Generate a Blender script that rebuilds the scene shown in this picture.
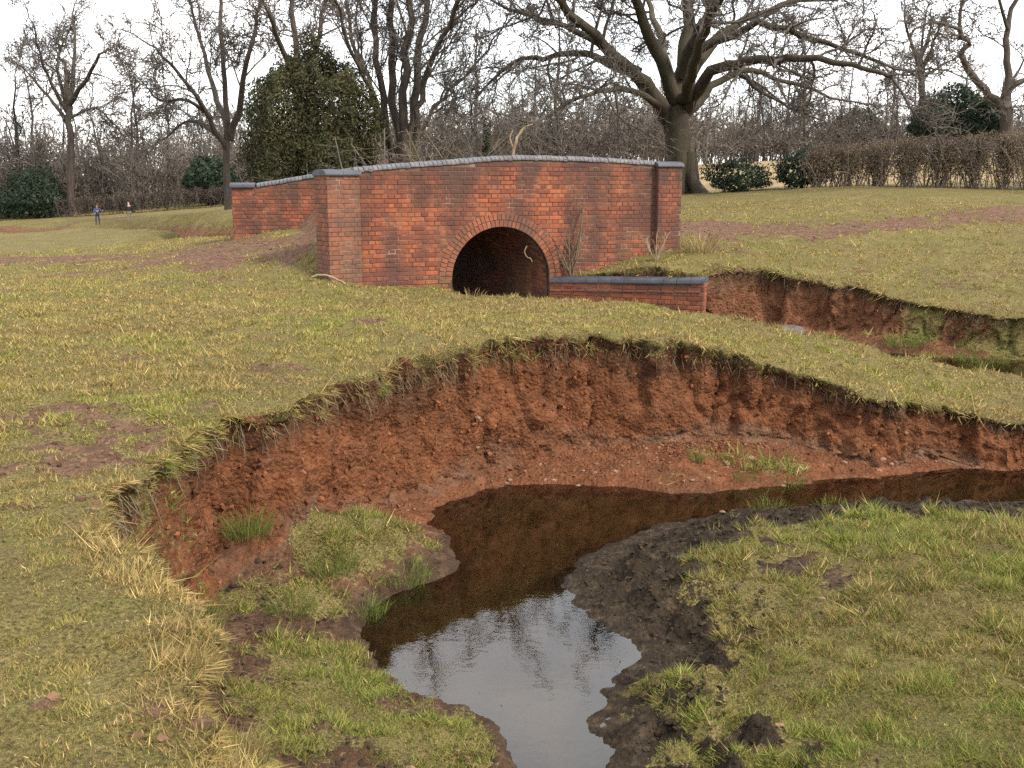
import bpy, bmesh, math, random
import numpy as np
from mathutils import Vector, Matrix

for _o in list(bpy.data.objects):
    bpy.data.objects.remove(_o)
SC = bpy.context.scene
COL = SC.collection
R = math.radians
rng = np.random.default_rng(7)
random.seed(7)

# ------------------------------------------------------------------ camera
EYE = 3.0
PITCH = math.atan(199 / 1000)
cam_d = bpy.data.cameras.new('camera')
cam_d.sensor_width = 36.0
cam_d.lens = 36.0 * 1000 / 1024
cam_d.clip_start = 0.05
cam_d.clip_end = 3000
cam = bpy.data.objects.new('camera', cam_d)
COL.objects.link(cam)
cam.location = (0, 0, EYE)
cam.rotation_euler = (math.pi / 2 - PITCH, 0, 0)
SC.camera = cam

# ------------------------------------------------------------------ sky and sun (bright overcast)
SUN_EL, SUN_AZ = R(42), R(125)          # azimuth clockwise from +Y: from the right and a little behind
world = bpy.data.worlds.new('World')
SC.world = world
world.use_nodes = True
nt = world.node_tree
nt.nodes.clear()
wo = nt.nodes.new('ShaderNodeOutputWorld')
bg = nt.nodes.new('ShaderNodeBackground')
sky = nt.nodes.new('ShaderNodeTexSky')
sky.sky_type = 'NISHITA'
sky.sun_disc = False
sky.sun_elevation = SUN_EL
sky.sun_rotation = SUN_AZ
sky.dust_density = 2.0
tc = nt.nodes.new('ShaderNodeTexCoord')
mp = nt.nodes.new('ShaderNodeMapping')
mp.inputs['Scale'].default_value = (1.0, 1.0, 2.6)
cn = nt.nodes.new('ShaderNodeTexNoise')
cn.inputs['Scale'].default_value = 2.2
cn.inputs['Detail'].default_value = 6
cr = nt.nodes.new('ShaderNodeValToRGB')
cr.color_ramp.elements[0].position = 0.34
cr.color_ramp.elements[0].color = (0.45, 0.45, 0.45, 1)
cr.color_ramp.elements[1].position = 0.62
cr.color_ramp.elements[1].color = (0.97, 0.97, 0.97, 1)
mx = nt.nodes.new('ShaderNodeMix')
mx.data_type = 'RGBA'
mx.inputs[7].default_value = (6.75, 6.65, 6.55, 1)
nt.links.new(tc.outputs['Generated'], mp.inputs['Vector'])
nt.links.new(mp.outputs['Vector'], cn.inputs['Vector'])
nt.links.new(cn.outputs['Fac'], cr.inputs['Fac'])
nt.links.new(cr.outputs['Color'], mx.inputs[0])
nt.links.new(sky.outputs['Color'], mx.inputs[6])
nt.links.new(mx.outputs[2], bg.inputs['Color'])
bg.inputs['Strength'].default_value = 0.1
nt.links.new(bg.outputs['Background'], wo.inputs['Surface'])

sun_d = bpy.data.lights.new('sun', 'SUN')
sun_d.energy = 1.5
sun_d.angle = R(11)
sun_d.color = (1.0, 0.93, 0.80)
sun = bpy.data.objects.new('sun', sun_d)
COL.objects.link(sun)
sdir = Vector((math.sin(SUN_AZ) * math.cos(SUN_EL), math.cos(SUN_AZ) * math.cos(SUN_EL), math.sin(SUN_EL)))
sun.rotation_euler = sdir.to_track_quat('Z', 'Y').to_euler()
sun.location = (30, -20, 40)

SC.view_settings.view_transform = 'Standard'
SC.view_settings.look = 'None'
SC.view_settings.gamma = 1.0
SC.view_settings.exposure = 1.95
SC.render.engine = 'CYCLES'
SC.cycles.use_denoising = False
SC.cycles.max_bounces = 6
SC.cycles.transparent_max_bounces = 16

# ------------------------------------------------------------------ helpers: projection, noise, meshes
CP, SP = math.cos(PITCH), math.sin(PITCH)


def ray(px, py):
    cx, cy = (px - 512) / 1000, (384 - py) / 1000
    return np.array([cx, CP + cy * SP, -SP + cy * CP])


def at_z(px, py, z):
    d = ray(px, py)
    t = (z - EYE) / d[2]
    return np.array([0, 0, EYE]) + d * t


def at_y(px, py, Y):
    d = ray(px, py)
    return np.array([0, 0, EYE]) + d * (Y / d[1])


_perm = np.random.default_rng(3).integers(0, 1 << 30, 4096)


def _h(ix, iy, iz, seed):
    h = (ix * 73856093) ^ (iy * 19349663) ^ (iz * 83492791) ^ (seed * 2654435)
    return _perm[h & 4095] / float(1 << 30)


def noise3(x, y, z, seed=0):
    x, y, z = np.broadcast_arrays(np.asarray(x, float), np.asarray(y, float), np.asarray(z, float))
    ix, iy, iz = np.floor(x).astype(np.int64), np.floor(y).astype(np.int64), np.floor(z).astype(np.int64)
    fx, fy, fz = x - ix, y - iy, z - iz
    fx, fy, fz = [f * f * (3 - 2 * f) for f in (fx, fy, fz)]
    out = 0
    for a in (0, 1):
        for b in (0, 1):
            for c in (0, 1):
                w = (fx if a else 1 - fx) * (fy if b else 1 - fy) * (fz if c else 1 - fz)
                out = out + w * _h(ix + a, iy + b, iz + c, seed)
    return out * 2 - 1


def noise2(x, y, seed=0):
    x, y = np.asarray(x, float), np.asarray(y, float)
    ix, iy = np.floor(x).astype(np.int64), np.floor(y).astype(np.int64)
    fx, fy = x - ix, y - iy
    fx, fy = fx * fx * (3 - 2 * fx), fy * fy * (3 - 2 * fy)
    a = _h(ix, iy, 0, seed); b = _h(ix + 1, iy, 0, seed)
    c = _h(ix, iy + 1, 0, seed); d = _h(ix + 1, iy + 1, 0, seed)
    return (a * (1 - fx) * (1 - fy) + b * fx * (1 - fy) + c * (1 - fx) * fy + d * fx * fy) * 2 - 1


def fbm2(x, y, seed=0, octv=4, gain=0.5):
    s, a, f = 0, 1.0, 1.0
    for o in range(octv):
        s = s + a * noise2(x * f + 13.7 * o, y * f - 7.3 * o, seed + o)
        a *= gain; f *= 2.03
    return s


def sstep(a, b, x):
    t = np.clip((x - a) / (b - a), 0, 1)
    return t * t * (3 - 2 * t)


def mesh_np(name, V, F, mat=None, smooth=False, attrs=None, mat_idx=None):
    """V (n,3); F (m,3) or (m,4) int array, or list of such arrays"""
    if not isinstance(F, list):
        F = [F]
    me = bpy.data.meshes.new(name)
    V = np.ascontiguousarray(V, dtype=np.float32)
    me.vertices.add(len(V))
    me.vertices.foreach_set('co', V.ravel())
    loops = np.concatenate([f.ravel() for f in F]).astype(np.int32)
    sizes = np.concatenate([np.full(len(f), f.shape[1], np.int32) for f in F])
    starts = np.concatenate([[0], np.cumsum(sizes)[:-1]]).astype(np.int32)
    me.loops.add(len(loops))
    me.loops.foreach_set('vertex_index', loops)
    me.polygons.add(len(sizes))
    me.polygons.foreach_set('loop_start', starts)
    me.polygons.foreach_set('use_smooth', np.full(len(sizes), smooth, bool))
    if mat_idx is not None:
        me.polygons.foreach_set('material_index', np.asarray(mat_idx, np.int32))
    me.update(calc_edges=True)
    if attrs:
        for k, a in attrs.items():
            at = me.attributes.new(k, 'FLOAT_COLOR', 'POINT')
            c = np.ones((len(V), 4), np.float32)
            c[:, :a.shape[1]] = a
            at.data.foreach_set('color', c.ravel())
    if mat:
        for m in (mat if isinstance(mat, (list, tuple)) else [mat]):
            me.materials.append(m)
    return me


def obj(name, me, parent=None, label=None, cat=None, group=None, kind=None):
    o = bpy.data.objects.new(name, me)
    COL.objects.link(o)
    if parent is not None:
        o.parent = parent
    if label: o['label'] = label
    if cat: o['category'] = cat
    if group: o['group'] = group
    if kind: o['kind'] = kind
    return o


def empty(name, loc, label, cat, group=None, rz=0):
    o = obj(name, None, None, label, cat, group)
    o.location = loc
    o.rotation_euler = (0, 0, rz)
    o.empty_display_size = 0.3
    return o


# ------------------------------------------------------------------ materials
def new_mat(name):
    m = bpy.data.materials.new(name)
    m.use_nodes = True
    t = m.node_tree
    for n in list(t.nodes):
        if n.type not in ('BSDF_PRINCIPLED', 'OUTPUT_MATERIAL'):
            t.nodes.remove(n)
    p = t.nodes['Principled BSDF']
    p.inputs['Roughness'].default_value = 0.9
    p.inputs['Specular IOR Level'].default_value = 0.25
    return m, t, p


class NT:
    def __init__(s, t): s.t = t
    def n(s, typ, **kw):
        nd = s.t.nodes.new(typ)
        for k, v in kw.items(): setattr(nd, k, v)
        return nd
    def l(s, a, b): s.t.links.new(a, b)
    def pos(s):
        return s.n('ShaderNodeNewGeometry').outputs['Position']
    def noise(s, vec, scale, detail=4, rough=0.55, stretch=None, dist=0.0):
        if stretch:
            m = s.n('ShaderNodeMapping'); m.inputs['Scale'].default_value = stretch
            s.l(vec, m.inputs['Vector']); vec = m.outputs['Vector']
        nd = s.n('ShaderNodeTexNoise')
        nd.inputs['Scale'].default_value = scale
        nd.inputs['Detail'].default_value = detail
        nd.inputs['Roughness'].default_value = rough
        nd.inputs['Distortion'].default_value = dist
        s.l(vec, nd.inputs['Vector'])
        return nd.outputs['Fac']
    def ramp(s, fac, stops):
        r = s.n('ShaderNodeValToRGB')
        e = r.color_ramp.elements
        while len(e) < len(stops): e.new(0.5)
        for i, (p, c) in enumerate(stops):
            e[i].position = p
            e[i].color = (c, c, c, 1) if isinstance(c, (int, float)) else (*c, 1)
        s.l(fac, r.inputs['Fac'])
        return r.outputs['Color']
    def mix(s, fac, a, b, blend='MIX'):
        m = s.n('ShaderNodeMix', data_type='RGBA', blend_type=blend)
        for k, v in ((0, fac), (6, a), (7, b)):
            sock = m.inputs[k]
            if isinstance(v, (int, float)): sock.default_value = v if k == 0 else (v, v, v, 1)
            elif isinstance(v, tuple): sock.default_value = (*v, 1)
            else: s.l(v, sock)
        return m.outputs[2]
    def math(s, op, a, b=0.0, clamp=False):
        m = s.n('ShaderNodeMath', operation=op, use_clamp=clamp)
        for i, v in enumerate((a, b)):
            if isinstance(v, (int, float)): m.inputs[i].default_value = v
            else: s.l(v, m.inputs[i])
        return m.outputs[0]
    def attr(s, name):
        a = s.n('ShaderNodeAttribute'); a.attribute_name = name
        return a
    def bump(s, h, strength=0.5, dist=0.02):
        b = s.n('ShaderNodeBump')
        b.inputs['Strength'].default_value = strength
        b.inputs['Distance'].default_value = dist
        s.l(h, b.inputs['Height'])
        return b.outputs['Normal']
    def sep(s, c):
        k = s.n('ShaderNodeSeparateColor'); s.l(c, k.inputs[0]); return k.outputs
    def sepxyz(s, c):
        k = s.n('ShaderNodeSeparateXYZ'); s.l(c, k.inputs[0]); return k.outputs


def ground_mat():
    m, t, p = new_mat('ground_turf_and_soil')
    N = NT(t)
    P = N.pos()
    a = N.sep(N.attr('cover').outputs['Color'])      # R grass, G dark wet mud and painted lip shade, B brown rather than red soil
    a2 = N.sep(N.attr('cover2').outputs['Color'])    # R straw stubble field, G stream bed
    n1 = N.noise(P, 0.7, 5)
    n2 = N.noise(P, 8, 6, 0.68)
    n3 = N.noise(P, 55, 4, 0.75)
    n4 = N.noise(P, 3.0, 4, 0.6)
    red = N.ramp(n2, [(0.28, (0.085, 0.029, 0.012)), (0.48, (0.165, 0.058, 0.023)), (0.62, (0.22, 0.082, 0.035)), (0.78, (0.30, 0.130, 0.062))])
    red = N.mix(N.ramp(n4, [(0.40, 0.0), (0.66, 0.55)]), red, (0.105, 0.046, 0.023))
    brownred = N.ramp(n2, [(0.25, (0.070, 0.035, 0.021)), (0.5, (0.135, 0.074, 0.046)), (0.75, (0.23, 0.142, 0.096))])
    red = N.mix(a[2], red, brownred)
    red = N.mix(N.ramp(n3, [(0.60, 0.0), (0.80, 0.35)]), red, (0.22, 0.105, 0.062))
    mud = N.ramp(n2, [(0.3, (0.014, 0.0092, 0.0055)), (0.52, (0.036, 0.025, 0.015)), (0.72, (0.095, 0.068, 0.043))])
    soil = N.mix(a[1], red, mud)  # the mud colour also paints the shadow below the turf lip
    soil = N.mix(a2[1], soil, N.ramp(n2, [(0.3, (0.085, 0.055, 0.024)), (0.7, (0.19, 0.128, 0.062))]))
    straw = N.ramp(n3, [(0.34, (0.038, 0.028, 0.011)), (0.52, (0.158, 0.124, 0.046)), (0.70, (0.29, 0.225, 0.095))])
    green = N.ramp(n3, [(0.34, (0.026, 0.027, 0.008)), (0.52, (0.120, 0.109, 0.030)), (0.70, (0.20, 0.175, 0.056))])
    gr = N.mix(N.ramp(N.math('ADD', N.math('MULTIPLY', n1, 0.55), N.math('MULTIPLY', n4, 0.45)), [(0.42, 0.0), (0.62, 0.9)]), straw, green)
    n6 = N.noise(P, 1.6, 9, 0.78)
    gr = N.mix(N.ramp(n6, [(0.50, 0.0), (0.66, 0.75)]), gr, (0.105, 0.072, 0.036))
    gr = N.mix(N.ramp(n6, [(0.30, 0.6), (0.46, 0.0)]), gr, (0.27, 0.215, 0.085))
    gr = N.mix(a2[0], gr, N.ramp(n2, [(0.3, (0.22, 0.155, 0.080)), (0.7, (0.36, 0.27, 0.150))]))
    edge = N.math('ADD', a[0], N.math('MULTIPLY', N.math('SUBTRACT', n2, 0.5), 1.2))
    edge = N.math('ADD', edge, N.math('MULTIPLY', N.math('SUBTRACT', n3, 0.5), 0.9))
    fleck = N.noise(P, 22, 5, 0.7)
    edge = N.math('SUBTRACT', edge, N.ramp(fleck, [(0.60, 0.0), (0.74, 0.75)]))
    gfac = N.ramp(edge, [(0.40, 0.0), (0.58, 1.0)])
    col = N.mix(gfac, soil, gr)
    N.l(col, p.inputs['Base Color'])
    wet = N.math('MULTIPLY', a[1], N.ramp(n4, [(0.52, 0.0), (0.64, 0.5)]))
    N.l(N.math('SUBTRACT', 0.95, wet), p.inputs['Roughness'])
    p.inputs['Specular IOR Level'].default_value = 0.15
    vo = N.n('ShaderNodeTexVoronoi'); vo.inputs['Scale'].default_value = 26; vo.feature = 'F1'
    N.l(P, vo.inputs['Vector'])
    clod = N.math('MULTIPLY', N.math('SUBTRACT', 1.0, vo.outputs['Distance']), N.math('SUBTRACT', 1.0, gfac))
    h = N.math('ADD', N.math('MULTIPLY', n2, 1.0), N.math('MULTIPLY', n3, 0.55))
    h = N.math('ADD', h, N.math('MULTIPLY', clod, 0.7))
    N.l(N.bump(h, 1.0, 0.06), p.inputs['Normal'])
    return m


def blade_mat(name='grass_blades'):
    m, t, p = new_mat(name)
    N = NT(t)
    c = N.attr('tint').outputs['Color']
    N.l(c, p.inputs['Base Color'])
    p.inputs['Roughness'].default_value = 0.75
    tr = N.n('ShaderNodeBsdfTranslucent')
    N.l(c, tr.inputs['Color'])
    ms = N.n('ShaderNodeMixShader'); ms.inputs[0].default_value = 0.3
    N.l(p.outputs[0], ms.inputs[1]); N.l(tr.outputs[0], ms.inputs[2])
    N.l(ms.outputs[0], t.nodes['Material Output'].inputs['Surface'])
    return m


def water_mat(tint, rip=0.2):
    m, t, p = new_mat('stream_water')
    N = NT(t)
    t.nodes.remove(p)
    P = N.pos()
    h = N.math('ADD', N.noise(P, 5.0, 3, 0.5, stretch=(1, 1.6, 1)), N.math('MULTIPLY', N.noise(P, 28, 2), 0.22))
    nrm = N.bump(h, rip, 0.012)
    tr = N.n('ShaderNodeBsdfTransparent'); tr.inputs['Color'].default_value = (*tint, 1)
    gl = N.n('ShaderNodeBsdfGlossy'); gl.inputs['Roughness'].default_value = 0.03
    N.l(nrm, gl.inputs['Normal'])
    fr = N.n('ShaderNodeFresnel'); fr.inputs['IOR'].default_value = 1.75
    N.l(nrm, fr.inputs['Normal'])
    ms = N.n('ShaderNodeMixShader')
    N.l(fr.outputs[0], ms.inputs[0]); N.l(tr.outputs[0], ms.inputs[1]); N.l(gl.outputs[0], ms.inputs[2])
    N.l(ms.outputs[0], t.nodes['Material Output'].inputs['Surface'])
    return m


def brick_mat(name, pale=0.0, moss=1.0, stain=1.0):
    m, t, p = new_mat(name)
    N = NT(t)
    P = N.pos()
    g = N.n('ShaderNodeNewGeometry').outputs['Random Per Island']
    oi = N.n('ShaderNodeObjectInfo').outputs['Random']
    rnd = N.math('FRACT', N.math('ADD', N.math('MULTIPLY', g, 7.31), N.math('MULTIPLY', oi, 3.17)))
    base = N.ramp(rnd, [(0.0, (0.13, 0.038, 0.022)), (0.25, (0.20, 0.052, 0.025)), (0.55, (0.26, 0.066, 0.028)), (0.85, (0.34, 0.098, 0.038)), (1.0, (0.21, 0.070, 0.040))])
    n1 = N.noise(P, 1.1, 5, 0.6)
    n2 = N.noise(P, 14, 5, 0.65)
    ns = N.noise(P, 2.2, 5, 0.6, stretch=(1, 1, 0.25))
    dark = N.ramp(N.math('ADD', N.math('MULTIPLY', n1, 0.55), N.math('MULTIPLY', ns, 0.45)), [(0.43, 0.0), (0.56, 0.85)])
    base = N.mix(0.16, base, (0.15, 0.062, 0.038))
    dark = N.math('MULTIPLY', dark, stain)
    col = N.mix(dark, base, (0.058, 0.029, 0.024))
    zt = N.sepxyz(P)[2]
    topn = N.math('ADD', N.math('MULTIPLY', zt, 0.25), N.math('MULTIPLY', N.math('SUBTRACT', ns, 0.5), 0.35))
    col = N.mix(N.ramp(topn, [(0.70, 0.0), (0.86, 0.8)]), col, (0.050, 0.030, 0.025))
    n5 = N.noise(P, 1.7, 4, 0.6)
    z = N.sepxyz(P)[2]
    low = N.ramp(N.math('MULTIPLY', z, 0.25), [(0.36, 1.0), (0.56, 0.12)])
    mossf = N.math('MULTIPLY', N.math('MULTIPLY', N.ramp(n5, [(0.45, 0.0), (0.68, 0.7)]), low), moss)
    col = N.mix(mossf, col, (0.095, 0.078, 0.032))
    lime = N.ramp(N.noise(P, 5, 6, 0.75), [(0.62, 0.0), (0.75, 0.55)])
    col = N.mix(lime, col, (0.26, 0.19, 0.145))
    col = N.mix(pale, col, (0.155, 0.092, 0.064))
    col = N.mix(N.ramp(n2, [(0.3, 0.45), (0.6, 0.0)]), col, (0.07, 0.035, 0.028))
    N.l(col, p.inputs['Base Color'])
    N.l(N.bump(n2, 0.6, 0.01), p.inputs['Normal'])
    return m


def mortar_mat():
    m, t, p = new_mat('weathered_mortar')
    N = NT(t); P = N.pos()
    n = N.noise(P, 2.0, 5, 0.7)
    c = N.ramp(n, [(0.35, (0.050, 0.030, 0.022)), (0.55, (0.105, 0.065, 0.045)), (0.72, (0.25, 0.19, 0.145))])
    N.l(c, p.inputs['Base Color'])
    N.l(N.bump(N.noise(P, 40, 3), 0.5, 0.01), p.inputs['Normal'])
    return m


def coping_mat():
    m, t, p = new_mat('blue_engineering_brick')
    N = NT(t); P = N.pos()
    n = N.noise(P, 6, 5, 0.7)
    c = N.ramp(n, [(0.3, (0.038, 0.037, 0.041)), (0.55, (0.090, 0.089, 0.098)), (0.8, (0.18, 0.175, 0.175))])
    oi = N.n('ShaderNodeObjectInfo').outputs['Random']
    c = N.mix(N.math('MULTIPLY', oi, 0.5), c, (0.060, 0.060, 0.068))
    N.l(c, p.inputs['Base Color'])
    p.inputs['Roughness'].default_value = 0.55
    p.inputs['Specular IOR Level'].default_value = 0.4
    N.l(N.bump(N.noise(P, 40, 3), 0.4, 0.01), p.inputs['Normal'])
    return m


def bark_mat(name, dark, light, moss=None):
    m, t, p = new_mat(name)
    N = NT(t); P = N.pos()
    n = N.noise(P, 3.0, 5, 0.65, stretch=(2.5, 2.5, 0.5))
    c = N.ramp(n, [(0.3, dark), (0.7, light)])
    if moss:
        c = N.mix(N.ramp(N.noise(P, 0.8, 4), [(0.42, 0.0), (0.6, 0.75)]), c, moss)
    N.l(c, p.inputs['Base Color'])
    N.l(N.bump(n, 0.8, 0.05), p.inputs['Normal'])
    return m


def flat_mat(name, c, c2=None, rough=0.85, scale=8.0):
    m, t, p = new_mat(name)
    N = NT(t); P = N.pos()
    c2 = c2 or tuple(v * 0.6 for v in c)
    n = N.noise(P, scale, 5, 0.6)
    N.l(N.ramp(n, [(0.3, c2), (0.7, c)]), p.inputs['Base Color'])
    p.inputs['Roughness'].default_value = rough
    N.l(N.bump(n, 0.4, 0.02), p.inputs['Normal'])
    return m


M = {}
M['ground'] = ground_mat()
M['blade'] = blade_mat()
M['leaf'] = blade_mat('evergreen_leaves')
M['water'] = water_mat((0.92, 0.83, 0.66), 0.06)
M['brick'] = brick_mat('old_red_brick')
M['brick_low'] = brick_mat('retaining_wall_brick', 0.0, 0.15, 0.35)
M['brick_arch'] = brick_mat('weathered_arch_brick', 0.30)
M['brick_pier'] = brick_mat('greyed_red_brick', 0.35)
M['mortar'] = mortar_mat()
M['coping'] = coping_mat()
M['capstone'] = flat_mat('dark_blue_cap', (0.058, 0.060, 0.075), (0.028, 0.029, 0.036), 0.55, 5)
M['oakbark'] = bark_mat('oak_bark', (0.022, 0.017, 0.012), (0.058, 0.046, 0.033), (0.046, 0.040, 0.023))
M['bark'] = bark_mat('grey_brown_bark', (0.025, 0.020, 0.017), (0.068, 0.054, 0.043))
M['twig'] = bark_mat('twig_bark', (0.052, 0.044, 0.038), (0.100, 0.086, 0.074))  # lightened to stand in for haze over the far wood
M['scrub'] = bark_mat('scrub_bark', (0.070, 0.058, 0.050), (0.14, 0.115, 0.095))  # distance haze put into the colour: paler than bare scrub
M['palewood'] = bark_mat('pale_dry_stems', (0.14, 0.10, 0.06), (0.30, 0.23, 0.14))
M['paletwig'] = bark_mat('pale_twigs', (0.075, 0.060, 0.040), (0.14, 0.11, 0.07))
M['hedge'] = bark_mat('hedge_stems', (0.085, 0.068, 0.052), (0.17, 0.137, 0.105))
M['stone'] = flat_mat('grey_stone', (0.10, 0.092, 0.082), (0.045, 0.038, 0.032))
M['pebble'] = flat_mat('pale_pebble', (0.24, 0.15, 0.10), (0.10, 0.055, 0.035), scale=30)


def clod_mat():
    m, t, p = new_mat('soil_clods')
    N = NT(t)
    c = N.attr('tint').outputs['Color']
    n = N.noise(N.pos(), 40, 4, 0.7)
    N.l(N.mix(N.ramp(n, [(0.3, 0.5), (0.65, 0.0)]), c, N.mix(0.5, c, (0.02, 0.012, 0.008))), p.inputs['Base Color'])
    p.inputs['Specular IOR Level'].default_value = 0.12
    N.l(N.bump(n, 0.8, 0.01), p.inputs['Normal'])
    return m


M['clod'] = clod_mat()
# ------------------------------------------------------------------ the lie of the land
# bridge frame: near parapet runs from BL (left) to BR (right), right end further away
TH = R(20)
BE = np.array([math.cos(TH), math.sin(TH)])          # along the wall, left to right
BN = np.array([math.sin(TH), -math.cos(TH)])         # out of the near face
BO = at_y(325, 240, 16.35)[:2]


def on_wall(px, py, off=0.0):
    """photo point on the near wall's face plane -> (u, z)"""
    d = ray(px, py)
    o = np.array([0.0, 0.0, EYE])
    q = BO + BN * off
    t = ((q - o[:2]) @ BN) / (d[:2] @ BN)
    P = o + d * t
    return float((P[:2] - BO) @ BE), float(P[2])


U_END = on_wall(678, 200)[0]
U_P1 = on_wall(357, 200)[0]
U_P2 = on_wall(655, 200)[0]
ua, ub = on_wall(452, 280)[0], on_wall(549, 280)[0]
ARC_U, ARC_R = (ua + ub) / 2, (ub - ua) / 2
ARC_TOP = on_wall(500, 227)[1]
ARC_S = ARC_TOP - ARC_R                               # springing height
SKEW = 0.24
BW = 4.7                                              # width of the bridge over both parapets
WLEV2 = 0.45                                          # stream level at the bridge


def bw(u, v):
    """bridge plan (u along, v depth behind near face) -> world xy"""
    return BO + BE * u - BN * v


PTS = []
def gz(px, py, z): PTS.append(at_z(px, py, z))
def gy(px, py, Y): PTS.append(at_y(px, py, Y))
for a in [(0, 768, 1.36), (100, 768, 1.36), (210, 740, 1.33), (0, 600, 1.38), (120, 610, 1.42), (180, 650, 1.38), (0, 450, 1.40), (120, 460, 1.36),
          (200, 410, 1.38), (0, 350, 1.42), (150, 350, 1.42), (290, 370, 1.42), (400, 340, 1.46), (470, 325, 1.47), (560, 322, 1.43), (0, 300, 1.42),
          (200, 300, 1.44), (330, 310, 1.46)]:
    gz(*a)
for a in [(0, 250, 24), (120, 248, 24), (250, 262, 17.6), (300, 241, 18.3), (322, 234, 18.6), (200, 252, 19.5), (300, 278, 16.2), (335, 287, 16.15), (400, 285, 16.3), (450, 292, 16.3),
          (100, 223, 50), (0, 218, 65), (200, 205, 62), (225, 232, 27), (230, 210, 45), (60, 235, 38), (150, 222, 42),
          # neck of the meander
          (540, 335, 10.9), (600, 329, 10.8), (660, 335, 10.8), (720, 352, 10.8), (790, 367, 10.7), (870, 392, 10.7), (930, 398, 10.8), (1024, 420, 10.7),
          (600, 303, 14.2), (680, 312, 13.7), (740, 322, 13.4), (850, 345, 12.8), (1024, 378, 12.1), (700, 330, 12.3), (850, 370, 11.7), (520, 300, 14.8),
          # right bank and hillside
          (700, 200, 28), (850, 188, 29), (1024, 190, 29), (690, 226, 20.6), (850, 225, 21), (1024, 215, 22), (705, 250, 18.6), (770, 260, 18.2),
          (850, 268, 17.6), (1000, 268, 17.4), (930, 290, 16.6), (1024, 308, 15.4), (760, 240, 19.6),
          (700, 165, 52), (750, 162, 55), (820, 160, 58), (900, 156, 58), (1024, 152, 58), (690, 190, 36), (560, 195, 36)]:
    gy(*a)
for a in [(-30, 0, 1.4), (0, -10, 1.5), (20, -6, 1.2), (16, 10, 1.1), (18, 18, 1.7), (22, 30, 3.0), (-20, 12, 1.4), (-12, 24, 1.35),
          (0, 120, 3.4), (60, 120, 5.5), (-60, 120, 1.8), (0, 500, 6), (350, 500, 9), (-350, 500, 4), (400, 0, 3), (-400, 0, 1.5), (0, -300, 2), (-45, 60, 1.1), (45, 60, 4.4)]:
    PTS.append(np.array(a, float))
for u, v, z in [(0.5, 1.2, 2.2), (0.5, 3.4, 2.2), (2.5, 2.3, 2.3), (5.6, 2.3, 2.3), (U_END + .3, 1.2, 2.2), (U_END + .3, 3.5, 2.25), (-0.6, 3.3, 2.0), (-1.6, 3.4, 1.75)]:
    q = bw(u, v)
    PTS.append(np.array([q[0], q[1], z]))
PTS = np.array(PTS)


def _tps(d2):
    return np.where(d2 > 1e-9, 0.5 * d2 * np.log(np.maximum(d2, 1e-12)), 0.0)


SCL = 10.0
_c = PTS[:, :2] / SCL
_n = len(_c)
_K = _tps(((_c[:, None] - _c[None]) ** 2).sum(-1)) + np.eye(_n) * 0.012
_Pm = np.hstack([np.ones((_n, 1)), _c])
_A = np.vstack([np.hstack([_K, _Pm]), np.hstack([_Pm.T, np.zeros((3, 3))])])
_W = np.linalg.solve(_A, np.concatenate([PTS[:, 2], np.zeros(3)]))


def upper(x, y):
    z = upper0(x, y)
    # the near face holds the embankment back: lower ground in front of it
    dx, dy = x - BO[0], y - BO[1]
    u = dx * BE[0] + dy * BE[1]; v = -(dx * BN[0] + dy * BN[1])
    zf = np.interp(u, [-0.2, 0.3, 1.2, 2.4, 3.9, 4.6, 5.6, 6.3], [1.52, 1.42, 1.31, 1.27, 1.36, 1.50, 1.72, 1.84])
    k = sstep(0.25, 0.08, v) * sstep(-1.9, -0.5, v) * sstep(-1.2, -0.1, u) * sstep(U_END + 0.9, U_END + 0.1, u)
    z = z * (1 - k) + zf * k
    return z


def upper0(x, y):
    sh = np.shape(x)
    q = np.stack([np.ravel(x), np.ravel(y)], 1) / SCL
    z = _W[_n] + _W[_n + 1] * q[:, 0] + _W[_n + 2] * q[:, 1]
    for i in range(_n):
        z = z + _W[i] * _tps(((q - _c[i]) ** 2).sum(-1))
    return np.clip(z, 0.35, 14).reshape(sh)


def xy(px, py, z): return tuple(at_z(px, py, z)[:2])
def xyY(px, py, Y): return tuple(at_y(px, py, Y)[:2])


def smooth_poly(P, n=2):
    P = np.array(P, float)
    for _ in range(n):
        Q = np.roll(P, -1, 0)
        P = np.stack([0.75 * P + 0.25 * Q, 0.25 * P + 0.75 * Q], 1).reshape(-1, 2)
    return P


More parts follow.
